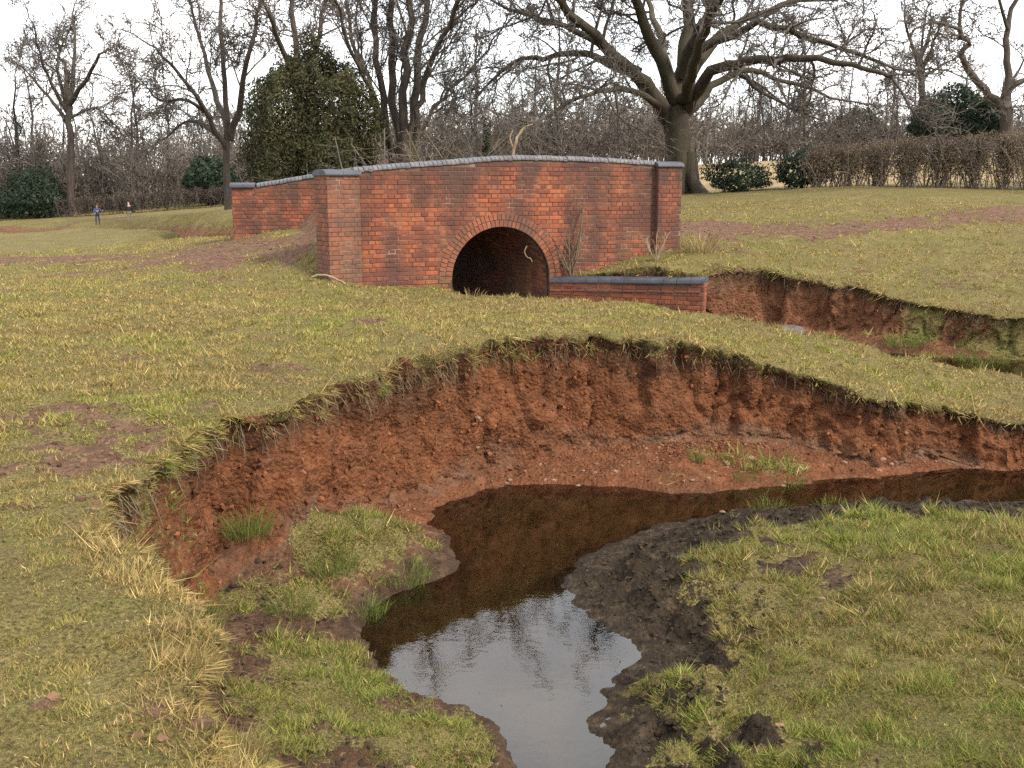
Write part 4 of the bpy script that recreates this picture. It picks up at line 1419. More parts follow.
simple_tree('bare_tree', 1006, 150, 44, [([(1006, 150, 0), (1006, 125, 0), (1007, 108, 0)], .30, .26), ([(1006, 112, 0), (990, 95, 0), (972, 75, -.5), (960, 55, -1), (968, 45, -1), (958, 30, -1.5), (935, 22, -2)], .20, .06), ([(1007, 110, 0), (1008, 75, .3), (1006, 40, .5), (1012, 10, 1), (1022, -30, 1)], .20, .08),
            ([(960, 40, -1), (962, 10, -1), (970, -30, -1)], .10, .04), ([(1008, 85, .3), (1020, 68, 1), (1030, 50, 1.5)], .08, .03), ([(1008, 30, .6), (1000, 0, 0), (995, -30, 0)], .09, .04)],
            gcfg, 47, 'forked bare tree with crooked left limb behind hedge, far right', 6, 2.9)

# ---- background trees: a few kinds, copied along the far edge of the meadow
protos = []
for k in range(5):
    t = Tree(100 + k)
    c2 = dict(gcfg); c2.update(rmin=0.022, num=(9, 8, 6, 5), ang=(20, 55), max=4)
    H = (8.5, 10, 7.5, 9.5, 11)[k]
    pts, rr = t.limb([(0, 0, -0.3), (0.1, 0.1, H * .3), (random.uniform(-.4, .4), 0, H * .65), (random.uniform(-.7, .7), .2, H)], 0.19, 0.05)
    t.spawn(pts, rr, H * 0.45, 0, c2, 0.22, 12)
    protos.append(t.parts(np.zeros(3), 0, M['bark'], M['twig'], (6, 4, 3, 3, 3)))
rb = random.Random(5)
spots = []
for i in range(46):
    px = -60 + i * 25 + rb.uniform(-12, 12)
    Yd = rb.uniform(62, 96)
    if px < 320: Yd = rb.uniform(68, 90)
    spots.append((px, Yd))
for px, Y in [(20, 66), (105, 70), (140, 64), (560, 52), (590, 60), (622, 56), (760, 62), (800, 58), (845, 64), (880, 66)]:
    spots.append((px, Y))
spots = [(a, b_, 1.0) for a, b_ in spots]
for i in range(84):
    px = -70 + i * 13.7 + rb.uniform(-8, 8)
    spots.append((px, rb.uniform(67, 76) if px < 330 else rb.uniform(58, 66) if px > 560 else rb.uniform(46, 58), 0.55 if px < 560 else 0.66))
for i, (px, Y, sk) in enumerate(spots):
    tm, cm = protos[i % 5]
    x = (px - 512) / 1000 * Y * 0.985
    e = empty('woodland_tree', (x, Y, ground_z(x, Y) - 0.1), 'small bare tree in the brown woodland edge along the skyline' if sk == 1 else 'low bushy bare tree in the thicket below the woodland skyline', 'tree', 'bare trees of the far woodland edge' if sk == 1 else 'low bare trees in the thicket')
    sc = sk * rb.uniform(0.55, 0.95) * (0.8 if px > 540 else 1.0)
    e.scale = (sc, sc, sc); e.rotation_euler = (0, 0, rb.uniform(0, 6.28))
    obj('trunk', tm, e); obj('crown', cm, e)

# ---- scrub thicket: uncountable mass of bare stems
def bush_arrays(seed, H, W, ns, lvl=2, fine=0.012):
    t = Tree(seed)
    c = dict(seg=(3, 1, 1), wob=0.18, up=(0.03, 0.03, 0.03), max=lvl, num=(6, 4), f0=0.2, ang=(25, 75), ratio=0.42, slim=0.012, rmin=fine, minl=0.15, lead=False)
    for i in range(ns):
        a = t.r.uniform(0, 6.28); q = math.sqrt(t.r.random()) * W
        t.grow((math.cos(a) * q * .7, math.sin(a) * q * .7, -0.1), (math.cos(a) * .35 * t.r.random(), math.sin(a) * .35 * t.r.random(), 1), H * t.r.uniform(.55, 1.05), 0.03, 0, c)
    return t.mesh(lambda l: True, lambda l: 3)


def scatter(protos_, placements):
    VV, FF, off = [], [], 0
    for i, (x, y, z, sx, sz, rot) in enumerate(placements):
        V, F = protos_[i % len(protos_)]
        c, s = math.cos(rot), math.sin(rot)
        W = np.stack([(V[:, 0] * c - V[:, 1] * s) * sx + x, (V[:, 0] * s + V[:, 1] * c) * sx + y, V[:, 2] * sz + z], 1)
        VV.append(W); FF.append(F + off); off += len(V)
    return np.vstack(VV), np.vstack(FF)


sp = [bush_arrays(200 + k, 4.6, 2.6, 20, 2, 0.026) for k in range(4)]
pl_ = []
rs = random.Random(9)
def scrub_row(px0, px1, Y0, Y1, n, s0, s1):
    for i in range(n):
        px = px0 + (px1 - px0) * (i + rs.random()) / n
        Y = rs.uniform(Y0, Y1)
        x = (px - 512) / 1000 * Y * 0.985
        pl_.append((x, Y, ground_z(x, Y), rs.uniform(.8, 1.25), rs.uniform(s0, s1), rs.uniform(0, 6.28)))
scrub_row(-210, 330, 64, 74, 38, .80, 1.30)
scrub_row(-210, 330, 76, 90, 30, 1.1, 1.7)
scrub_row(330, 700, 50, 62, 24, .65, 1.0)
scrub_row(330, 700, 66, 84, 20, .9, 1.4)
scrub_row(690, 1120, 60, 68, 28, .45, .80)
scrub_row(690, 1120, 72, 90, 24, .7, 1.1)
V, F = scatter(sp, pl_)
obj('scrub_thicket', mesh_np('scrub_thicket', V, F, M['scrub']), label='brown leafless scrub thicket along the far edge of the meadow', cat='thicket', kind='stuff')

# scrub close behind the parapet, paler and twiggier
ps = [bush_arrays(230 + k, 2.6, 1.2, 14, 2, 0.009) for k in range(3)]
for i, (px, Y, sx, sz) in enumerate([(300, 27, 1.0, .55), (360, 26, 1.1, .62), (395, 26.5, 1.1, .95), (435, 26, 1.2, .85), (468, 27, 1.1, .95), (500, 28, 1.0, .95), (535, 30, 1.0, .8)]):
    x = (px - 512) / 1000 * Y * 0.985
    V, F = ps[i % 3]
    e = obj('bare_shrub', mesh_np('bare_shrub', V * np.array([sx, sx, sz]), F, M['paletwig'] if i in (3, 4) else M['twig']),
            label=['low bare shrub at the foot of the round evergreen', 'bare shrub right of the evergreen behind the parapet', 'twiggy shrub at foot of many-stemmed tree', 'pale straw-coloured twiggy shrub behind highest part of the parapet', 'pale twiggy shrub around the ivy-clad stem', 'grey bare shrub between ivy-clad stem and pale stump', 'thin bare shrub right of the pale stump'][i], cat='shrub', group='bare shrubs behind the parapet')
    e.location = (x, Y, ground_z(x, Y)); e.rotation_euler = (0, 0, i * 1.3)

# pale broken sapling and ivy-clad stem behind the parapet
def stick(name, paths, mat, label, cat, group=None, K=6):
    t = Tree(61)
    for P, r0, r1 in paths:
        t.limb(P, r0, r1, 0)
    V, F = t.mesh(lambda l: True, lambda l: K)
    b0 = np.array(paths[0][0][0])
    o = obj(name, mesh_np(name, V - b0, F, mat, True), label=label, cat=cat, group=group)
    o.location = b0
    return o


stick('broken_sapling', [([PX(512, 175, 24), PX(514, 150, 24), PX(517, 138, 24), PX(522, 130, 24.2)], .05, .03), ([PX(516, 140, 24), PX(524, 128, 24), PX(533, 124, 24)], .03, .015), ([PX(514, 150, 24), PX(510, 138, 24), PX(513, 130, 24)], .025, .012)],
      M['palewood'], 'pale barkless broken sapling poking above the parapet top', 'sapling')


# ---- leafy evergreens: many small leaves spread through an uneven crown
def leaf_cloud(seed, n, shape, size, cols, wts, clump=0.35, flat=0.3):
    """shape(n, rng)-> points and outward normals in local metres"""
    r = np.random.default_rng(seed)
    P, Nn = shape(n, r)
    k = len(P)
    Nn = Nn + r.normal(0, 0.7, Nn.shape); Nn /= np.linalg.norm(Nn, axis=1, keepdims=True)
    ref = r.normal(0, 1, Nn.shape)
    A = np.cross(Nn, ref); A /= np.linalg.norm(A, axis=1, keepdims=True)
    B = np.cross(Nn, A)
    s = size * r.uniform(0.6, 1.3, (k, 1))
    V = np.stack([P - A * s, P + B * s * 0.45 + Nn * s * .1, P + A * s, P - B * s * 0.45 + Nn * s * .1], 1).reshape(-1, 3)
    F = np.arange(4 * k).reshape(-1, 4)
    pick = r.choice(len(cols), k, p=np.array(wts) / sum(wts))
    # clumps differ a little in tone
    cl = noise3(P[:, 0] * 1.7, P[:, 1] * 1.7, P[:, 2] * 1.7, seed)
    c = np.array(cols)[pick] * (1 + 0.30 * cl[:, None]) * r.uniform(0.75, 1.25, (k, 1))
    return V, F, np.repeat(np.clip(c, 0.003, 1), 4, 0)


def dome(rx, ry, h, lump, seed, taper=1.0, zc=0.42):
    def f(n, r):
        d = r.normal(0, 1, (int(n * 1.15), 3)); d /= np.linalg.norm(d, axis=1, keepdims=True)
        rad = r.uniform(0.55, 1.0, len(d)) ** 0.45
        lp = 1 + lump * noise3(d[:, 0] * 2.2 + 9, d[:, 1] * 2.2, d[:, 2] * 2.2, seed) + lump * 0.8 * noise3(d[:, 0] * 5, d[:, 1] * 5 + 4, d[:, 2] * 5, seed + 1) + lump * .5 * noise3(d[:, 0] * 11, d[:, 1] * 11 + 4, d[:, 2] * 11, seed + 2)
        rr = rad * lp
        P = d * rr[:, None]
        z = P[:, 2]
        zz = np.where(z > 0, z * h * (1 - zc), z * h * zc) + h * zc
        tw = 1 - (1 - taper) * np.clip(zz / h, 0, 1)
        P = np.stack([P[:, 0] * rx * tw, P[:, 1] * ry * tw, zz], 1)
        return P[:n], d[:n]
    return f


def evergreen(name, px, Y, shape, n, size, cols, wts, label, seed, cat='bush', stem_h=1.0, group=None, zoff=0.0):
    x = (px - 512) / 1000 * Y * 0.985
    z = ground_z(x, Y) + zoff
    e = empty(name, (x, Y, z), label, cat, group)
    V, F, c = leaf_cloud(seed, n, shape, size, cols, wts)
    obj('foliage', mesh_np('foliage', V, F, M['leaf'], False, {'tint': c}), e)
    t = Tree(seed)
    cfg = dict(gcfg); cfg.update(max=2, num=(7, 4), ang=(25, 70), rmin=.01)
    pts, rr = t.limb([(0, 0, -.2), (.03, 0, stem_h * .5), (-.04, .05, stem_h)], 0.07 * stem_h ** .6, 0.02)
    t.spawn(pts, rr, stem_h * .55, 0, cfg, .1, 10)
    V, F = t.mesh(lambda l: True, lambda l: 4)
    obj('trunk', mesh_np('trunk', V, F, M['bark'], True), e)
    return e


holly = [(0.028, 0.032, 0.013), (0.040, 0.044, 0.016), (0.056, 0.057, 0.021), (0.072, 0.063, 0.026), (0.075, 0.055, 0.027)]
darkg = [(0.010, 0.020, 0.011), (0.017, 0.031, 0.016), (0.028, 0.045, 0.024), (0.036, 0.050, 0.030)]
evergreen('ivy_clad_evergreen', 316, 29, dome(1.92, 1.9, 4.75, 0.22, 3, 0.85, 0.5), 60000, 0.050, holly, [3, 4, 3, 2.2, 1.0], 'large dense rounded olive-green evergreen behind the left parapet', 71, 'tree', 4.2)
evergreen('dark_evergreen', 212, 60, dome(1.55, 1.5, 2.8, 0.2, 5), 5000, 0.12, darkg, [3, 4, 3, 2], 'small dark green bush against the thicket left of the bridge', 72, 'bush', 2.0)
evergreen('dark_evergreen', 950, 46, dome(2.2, 1.6, 2.35, 0.2, 6, 0.95), 9000, 0.10, darkg, [3, 4, 3, 2], 'dark green bush rising above the right hedge', 73, 'bush', 2.2, zoff=0.7)
evergreen('dark_evergreen', 737, 31.5, dome(0.98, .8, 0.95, 0.36, 7), 4500, 0.05, darkg, [3, 4, 3, 2.5], 'low dark bush nearest the oak trunk at the hedge end', 74, 'bush', .7)
evergreen('dark_evergreen', 800, 31, dome(0.85, .7, 1.15, 0.36, 8), 4500, 0.05, darkg, [2, 4, 3, 3], 'dark leafy bush joined to the left end of the hedge', 75, 'bush', .8)
evergreen('dark_evergreen', 36, 62, dome(2.3, 1.8, 2.9, 0.32, 9, 0.7), 4500, 0.11, darkg, [3, 4, 3, 2], 'dark holly bush under the far trees beyond the meadow, far left', 76, 'bush', 2.4)
evergreen('dark_evergreen', -4, 64, dome(1.6, 1.5, 2.3, 0.32, 19, 0.8), 2600, 0.11, darkg, [3, 4, 3, 2], 'dark bush cut by the left edge of the picture', 77, 'bush', 2.0)
evergreen('dark_evergreen', 850, 66, dome(2.2, 1.6, 3.2, 0.22, 29, 0.8), 4000, 0.14, darkg, [3, 4, 3, 2], 'far dark bush above the middle of the right hedge', 78, 'bush', 2.0)
evergreen('ivy_clad_tree', 487, 27.2, dome(0.19, 0.19, 2.1, 0.35, 39, 0.8), 1600, 0.05, darkg, [2, 4, 4, 2], 'narrow ivy-clad stem above the parapet among pale twigs', 79, 'tree', 2.0)

# ---- hedges
def hedge(name, path, h0, h1, thick, label, seed, mat, dens=46, leaves=14000, fine=0.006, lcol=None):
    P = np.array(path, float)
    seg = np.linalg.norm(np.diff(P, axis=0), axis=1); cum = np.concatenate([[0], np.cumsum(seg)])
    t = Tree(seed)
    c = dict(seg=(4, 3, 2), wob=0.20, up=(0.02, 0.03, 0.03), max=2, num=(5, 4), f0=0.3, ang=(20, 70), ratio=0.36, slim=0.014, rmin=fine, minl=0.1, lead=False)
    b0 = np.array([P[0][0], P[0][1], ground_z(*P[0])])
    n = int(cum[-1] * dens / 10)
    pts3 = []
    for i in range(n):
        s = cum[-1] * (i + t.r.random()) / n
        # stems grow in clumps with gaps between
        s = s + 0.16 * math.sin(s * 7.3) + 0.1 * math.sin(s * 17.0)
        s = min(max(s, 0), cum[-1])
        x = np.interp(s, cum, P[:, 0]); y = np.interp(s, cum, P[:, 1]) + t.r.gauss(0, thick * .3)
        z = ground_z(x, y)
        H = (h0 + (h1 - h0) * s / cum[-1]) * t.r.uniform(.80, .98)
        pts3.append((x, y, z, H))
        t.grow((x, y, z - .05), (t.r.gauss(0, .22), t.r.gauss(0, .15), 1), H, 0.018, 0, c)
    e = empty(name, tuple(b0), label, 'hedge')
    V, F = t.mesh(lambda l: True, lambda l: 3)
    # clipped top: squash whatever overshoots
    obj('stems', mesh_np('stems', V - b0, F, mat), e)
    r = np.random.default_rng(seed)
    k = r.integers(0, len(pts3), leaves)
    Q = np.array(pts3)[k]
    hz = r.beta(2.2, 1.25, leaves)
    L0 = np.stack([Q[:, 0] + r.normal(0, .13, leaves), Q[:, 1] + r.normal(0, thick * .35, leaves), Q[:, 2] + hz * Q[:, 3] * 1.0], 1)
    Vl, Fl, cl = leaf_cloud(seed, leaves, lambda n_, r_: (L0 - b0, r_.normal(0, 1, (n_, 3))), 0.028 * (1 if fine < .01 else 1.8), lcol or [(0.12, 0.090, 0.062), (0.17, 0.125, 0.083), (0.085, 0.066, 0.05), (0.22, 0.165, 0.11)], [4, 3, 3, 1.5])
    obj('dry_leaves', mesh_np('dry_leaves', Vl, Fl, M['leaf'], False, {'tint': cl}), e, kind='stuff')
    return e


hx = lambda px, Y: ((px - 512) / 1000 * Y * 0.985, Y)
hedge('field_hedge', [hx(800, 30.6), hx(860, 30.2), hx(940, 29.6), hx(1024, 29.0), hx(1110, 28.4)], 1.2, 2.0, 0.5, 'long brown leafless field hedge with pale gaps across the right hillside', 81, M['hedge'], 420, 60000)
hedge('far_hedge', [hx(60, 60), hx(110, 60), hx(170, 58), hx(232, 56), hx(300, 55)], 1.25, 1.15, 0.6, 'low dark clipped hedge at the far side of meadow, left of bridge', 82, M['scrub'], 80, 14000, 0.014, [(0.05, 0.036, 0.03), (0.075, 0.05, 0.04), (0.045, 0.036, 0.03), (0.06, 0.045, 0.035)])
# ------------------------------------------------------------------ grass: blades on the turf near the camera
T3 = TER
c00, c10, c11, c01 = T3[:-1, :-1], T3[:-1, 1:], T3[1:, 1:], T3[1:, :-1]
nrm = np.cross(c11 - c00, c01 - c10)
area = 0.5 * np.linalg.norm(nrm, axis=2)
nrm = nrm / (np.linalg.norm(nrm, axis=2, keepdims=True) + 1e-12)
ctr = (c00 + c11) / 2
gq = (grass[:-1, :-1] + grass[1:, 1:]) / 2
tq = Tt[:-1, :-1]
dwq = DW[:-1, :-1]
flq = fl[:-1, :-1]
dist = np.hypot(ctr[..., 0], ctr[..., 1])
okv = (dist > 1.6) & (dist < 27) & (ctr[..., 1] > 1.8) & (np.abs(ctr[..., 0]) < 0.66 * ctr[..., 1] + 0.8)
# nothing grows on the deck or under the arch
ud = (ctr[..., 0] - BO[0]) * BE[0] + (ctr[..., 1] - BO[1]) * BE[1]
vd = -((ctr[..., 0] - BO[0]) * BN[0] + (ctr[..., 1] - BO[1]) * BN[1])
okv &= ~((vd > -0.03) & (vd < BW) & (ud > -0.1) & (ud < U_END + 0.1))
lush = np.clip(flq * 1.0 + (tq > 0.3) * 0.8, 0, 1)
gn = fbm2(ctr[..., 0] * 1.1, ctr[..., 1] * 1.1, 201, 3)
gn2 = fbm2(ctr[..., 0] * 6.0, ctr[..., 1] * 6.0, 205, 3)
cov = sstep(0.30, 0.75, gq + 0.25 * gn2)
gn3 = fbm2(ctr[..., 0] * 11.0, ctr[..., 1] * 11.0, 209, 3)
cov = cov * (1 - 0.85 * sstep(0.35, 0.75, gn3 + 0.35 * gn2 - 0.2 * gn))
cov = np.where((tq > 0.02) & (tq < 0.24), np.maximum(cov, 0.85), cov)
densd = 21000 / (1 + (dist / 5.0) ** 2.2)
wgt = area * cov * densd * okv * np.where(nrm[..., 2] < 0.25, 0.12, 1.0) * (0.55 + 0.75 * np.clip(gn2 + 0.4, 0, 1))
lip = (tq > 0.03) & (tq < 0.24)
wgt = np.where(lip, wgt * 2.2, wgt)
tot = wgt.sum()
NB = int(min(tot, 560000))
pr_flat = (wgt / tot).ravel()
pick = rng.choice(len(pr_flat), NB, p=pr_flat)
iy, ix = np.unravel_index(pick, wgt.shape)
fu, fv = rng.random((NB, 1)), rng.random((NB, 1))
B0 = (c00[iy, ix] * (1 - fu) + c10[iy, ix] * fu) * (1 - fv) + (c01[iy, ix] * (1 - fu) + c11[iy, ix] * fu) * fv
dB = dist[iy, ix]; lipB = lip[iy, ix]; lushB = lush[iy, ix]; gnB = gn[iy, ix]; gn2B = gn2[iy, ix]; tB = tq[iy, ix]; nB_ = nrm[iy, ix]
scale = np.clip(dB / 5.5, 0.75, 2.6)
ln_ = rng.uniform(0.009, 0.026, NB) * (1 + 0.5 * np.clip(gn2B, -0.6, 1)) * (1 + 1.0 * lushB)
gn3B = gn3[iy, ix]
ln_ = ln_ * np.clip(1 - 0.9 * gn3B, 0.5, 1.8)
ln_ = ln_ * np.where(lipB, rng.uniform(1.5, 3.2, NB), 1) * np.clip(scale, 0.8, 1.6)
tall = rng.random(NB) < 0.012
ln_ = np.where(tall, ln_ * 2.2, ln_)
# dry fringe at the edge of the near slope
fr = (B0[:, 1] < 4.6) & (B0[:, 0] < 0) & (tB > 0.01) & (tB < 0.3)
ln_ = np.where(fr, ln_ * 1.15, ln_)
wd = rng.uniform(0.0016, 0.0032, NB) * scale * 1.25
az = rng.uniform(0, 2 * math.pi, NB)
lean = rng.uniform(0.25, 1.2, NB)
dirv = nB_ * 0.6 + np.array([0, 0, 0.5]) + np.stack([np.cos(az) * lean, np.sin(az) * lean, np.zeros(NB)], 1)
# turf hangs over the lip
hang = np.where(lipB & (rng.random(NB) < 0.6), 1.0, 0)[:, None]
inn = np.stack([NXf[:-1, :-1][iy, ix], NYf[:-1, :-1][iy, ix], np.zeros(NB)], 1)
dirv = dirv * (1 - 0.6 * hang) + hang * (inn * 0.8 + np.array([0, 0, -0.45]))
dirv /= np.linalg.norm(dirv, axis=1, keepdims=True) + 1e-9
side = np.cross(dirv, rng.normal(0, 1, (NB, 3))); side /= np.linalg.norm(side, axis=1, keepdims=True) + 1e-9
tipd = dirv + np.stack([np.cos(az), np.sin(az), -0.6 * np.ones(NB)], 1) * rng.uniform(0.1, 0.6, (NB, 1))
mid_ = B0 + dirv * (ln_ * 0.55)[:, None]
tip = mid_ + tipd / np.linalg.norm(tipd, axis=1, keepdims=True) * (ln_ * 0.5)[:, None]
w_ = (side * wd[:, None])
B0 = B0 - nB_ * 0.006
VB = np.stack([B0 - w_, B0 + w_, tip], 1).reshape(-1, 3)
FQ = np.arange(NB * 3).reshape(-1, 3)
STRAW = np.array([[0.27, 0.205, 0.085], [0.34, 0.265, 0.125], [0.20, 0.145, 0.06], [0.15, 0.105, 0.042]])
YG = np.array([[0.185, 0.165, 0.048], [0.225, 0.190, 0.060], [0.155, 0.145, 0.040], [0.12, 0.115, 0.032]])
GRN = np.array([[0.095, 0.130, 0.024], [0.125, 0.155, 0.032], [0.070, 0.098, 0.018], [0.145, 0.162, 0.038]])
k4 = rng.integers(0, 4, NB)
pg = np.clip(0.10 + 0.30 * gnB + 0.40 * lushB, 0.03, 0.92)
pg = np.where(fr, 0.06, pg)
ps_ = np.clip(0.46 - 0.40 * gnB - 0.36 * lushB + 0.1 * lipB, 0.06, 0.85)
ps_ = np.where(fr, 0.8, ps_)
u_ = rng.random(NB)
colB = np.where((u_ < pg)[:, None], GRN[k4], np.where((u_ > 1 - ps_)[:, None], STRAW[k4], YG[k4]))
tone = 1 + 0.22 * np.clip(gn2B, -1, 1) + 0.18 * np.clip(gnB, -1, 1)
colB = colB * rng.uniform(0.72, 1.5, (NB, 1)) * tone[:, None] * np.array([1.06, 1.0, 0.94])
tint = np.repeat(colB, 3, 0)
gro = obj('grass', mesh_np('grass', VB, FQ, M['blade'], False, {'tint': tint}), label='short grazed winter grass over the meadow, banks and bar', cat='grass', kind='stuff')
print('BLADES', NB, tot)

# leaf litter and dung crumbs on the turf, roots hanging from the broken edge
ok2 = okv & (dist < 12) & ((tq < 0.05) | (flq & (dwq > 0.1)))
wl = (area * ok2 / (1 + (dist / 5) ** 2)).ravel(); wl /= wl.sum()
NL = 5200
pk_ = rng.choice(len(wl), NL, p=wl); iy2, ix2 = np.unravel_index(pk_, area.shape)
Lp = c00[iy2, ix2] + (c11[iy2, ix2] - c00[iy2, ix2]) * rng.random((NL, 1)) + nrm[iy2, ix2] * rng.uniform(.006, .02, (NL, 1))
# a few bits float on the pool
wf = rng.random((90, 2)); fp = np.array([at_z(350 + a * 300, 500 + b_ * 250, 0.006) for a, b_ in wf])
Lp[:90] = fp
Vl, Fl, cl = leaf_cloud(88, NL, lambda n_, r_: (Lp, nrm[iy2, ix2] * 2.0), 0.0085, [(0.10, 0.060, 0.032), (0.16, 0.10, 0.05), (0.055, 0.036, 0.022), (0.27, 0.20, 0.11), (0.035, 0.022, 0.014)], [4, 3, 4, 1.5, 3])
obj('leaf_litter', mesh_np('leaf_litter', Vl, Fl, M['leaf'], False, {'tint': cl}), label='brown leaf bits and crumbs scattered over the near turf', cat='leaf litter', kind='stuff')
# crumbs and clods of earth on the mud, the shelf, the bare patches and the cliff face
def clods(name, weight, n, smin, smax, palette, label, seed, sink=0.25, flat=0.7):
    r = np.random.default_rng(seed)
    wv = weight.ravel(); wv = wv / wv.sum()
    k = r.choice(len(wv), n, p=wv); a, b_ = np.unravel_index(k, area.shape)
    P = c00[a, b_] + (c10[a, b_] - c00[a, b_]) * r.random((n, 1)) + (c01[a, b_] - c00[a, b_]) * r.random((n, 1))
    ph = (1 + 5 ** .5) / 2
    IV = np.array([(-1, ph, 0), (1, ph, 0), (-1, -ph, 0), (1, -ph, 0), (0, -1, ph), (0, 1, ph), (0, -1, -ph), (0, 1, -ph), (ph, 0, -1), (ph, 0, 1), (-ph, 0, -1), (-ph, 0, 1)]) / 1.9
    IF = np.array([(0, 11, 5), (0, 5, 1), (0, 1, 7), (0, 7, 10), (0, 10, 11), (1, 5, 9), (5, 11, 4), (11, 10, 2), (10, 7, 6), (7, 1, 8), (3, 9, 4), (3, 4, 2), (3, 2, 6), (3, 6, 8), (3, 8, 9), (4, 9, 5), (2, 4, 11), (6, 2, 10), (8, 6, 7), (9, 8, 1)])
    sz = smin + (smax - smin) * r.random(n) ** 2.6
    sh = r.uniform(.65, 1.3, (n, 1, 3)) * np.array([1, 1, flat])
    V = IV[None] * (1 + r.normal(0, .22, (n, 12, 1))) * sh * sz[:, None, None]
    th = r.uniform(0, 6.28, n); c, s = np.cos(th)[:, None], np.sin(th)[:, None]
    V = np.stack([V[..., 0] * c - V[..., 1] * s, V[..., 0] * s + V[..., 1] * c, V[..., 2]], -1)
    V = V + (P + nrm[a, b_] * (sz * (.5 - sink))[:, None] * .5)[:, None, :]
    F = (np.arange(n) * 12)[:, None, None] + IF[None]
    col = np.array(palette)[r.integers(0, len(palette), n)] * r.uniform(.7, 1.3, (n, 1))
    obj(name, mesh_np(name, V.reshape(-1, 3), F.reshape(-1, 3), M['clod'], False, {'tint': np.repeat(col, 12, 0)}), label=label, cat='soil', kind='stuff')


isbq = isbar[:-1, :-1]
fall = 1 / (1 + (dist / 7) ** 2)
DM = [(0.018, 0.012, 0.008), (0.028, 0.019, 0.012), (0.040, 0.028, 0.018), (0.030, 0.021, 0.013)]
RD = [(0.11, 0.039, 0.017), (0.145, 0.053, 0.023), (0.17, 0.066, 0.030), (0.20, 0.10, 0.058), (0.085, 0.036, 0.02)]
BR = [(0.10, 0.055, 0.034), (0.14, 0.080, 0.05), (0.07, 0.04, 0.025)]
mq = mud_shade[:-1, :-1]
clods('mud_clods', area * okv * flq * (dwq > 0.10) * (dwq < 2.6) * (ctr[..., 1] < 11) * np.clip(1 - gq * 1.15, 0, 1) * (mq > 0.3) * fall, 5500, .004, .028, DM, 'trampled dark mud clods on the bar and left shelf', 501, .7, .6)
clods('fallen_earth', area * okv * flq * (dwq > 0.02) * (ctr[..., 1] > 6.5) * (ctr[..., 1] < 11.2) * (isbq < .3) * np.clip(.7 - gq, 0, 1) * (ctr[..., 1] > 7.6) * (0.15 + 3.0 * sstep(0.5, 1.0, dwq)), 1800, .004, .022, RD, 'crumbs of red earth fallen on the shelf below the cliff', 502)
clods('cliff_crumbs', area * okv * (tq > .2) * (tq < .97) * np.clip(1 - gq, 0, 1) * (ctr[..., 1] > 4.6), 6000, .005, .026, RD[:3] + RD[4:], 'crumbling lumps of red earth standing out of the cut banks', 503, .8, 1.0)
clods('bare_patch_crumbs', area * okv * (tq < .05) * np.clip(.75 - gq, 0, 1) * (dist < 24) / (1 + (dist / 9) ** 2), 2200, .005, .026, BR, 'crumbs of brown earth on the bare patches of the meadow', 504)

wr = (area * okv * (tq > 0.12) * (tq < 0.24) * (ctr[..., 1] > 4.2) * (dist < 18)).ravel(); wr /= wr.sum()
tro = Tree(99)
for k in rng.choice(len(wr), 900, p=wr):
    iy3, ix3 = np.unravel_index(k, area.shape)
    p0 = c00[iy3, ix3]; nn = np.array([NXf[iy3, ix3], NYf[iy3, ix3], 0])
    L_ = random.uniform(.05, .24)
    q1_ = p0 + nn * random.uniform(.02, .06) + np.array([random.gauss(0, .02), random.gauss(0, .02), -L_ * .5])
    q2_ = q1_ + nn * random.uniform(-.02, .02) + np.array([random.gauss(0, .03), random.gauss(0, .03), -L_ * .5])
    tro.br.append((np.array([p0, q1_, q2_]), np.array([.003, .0025, .0015]) * random.uniform(.7, 1.6), 0))
V, F = tro.mesh(lambda l: True, lambda l: 3)
obj('hanging_roots', mesh_np('hanging_roots', V, F, M['paletwig']), label='fine brown roots hanging below the turf along the broken bank edge', cat='roots', kind='stuff')

# ------------------------------------------------------------------ things near the stream
def stone_mesh(seed, sx, sy, sz, mat, sub=2):
    bm = bmesh.new()
    bmesh.ops.create_icosphere(bm, subdivisions=sub, radius=1)
    for v in bm.verts:
        c = v.co.copy()
        k = 1 + 0.25 * float(noise3(c.x * 1.3 + seed, c.y * 1.3, c.z * 1.3, seed)) + 0.12 * float(noise3(c.x * 3 + seed, c.y * 3, c.z * 3, seed + 1))
        v.co = Vector((c.x * sx * k, c.y * sy * k, c.z * sz * k))
    me = bpy.data.meshes.new('stone'); bm.to_mesh(me); bm.free()
    me.materials.append(mat)
    for p in me.polygons: p.use_smooth = sub > 1
    return me


def surf(x, y):
    """height of the finished ground near x, y"""
    i0, j0 = np.searchsorted(gyy, y), np.searchsorted(gx, x)
    a, b_, c, d = max(i0 - 32, 0), i0 + 32, max(j0 - 32, 0), j0 + 32
    S = T3[a:b_, c:d].reshape(-1, 3)
    return float(S[np.argmin((S[:, 0] - x) ** 2 + (S[:, 1] - y) ** 2), 2])


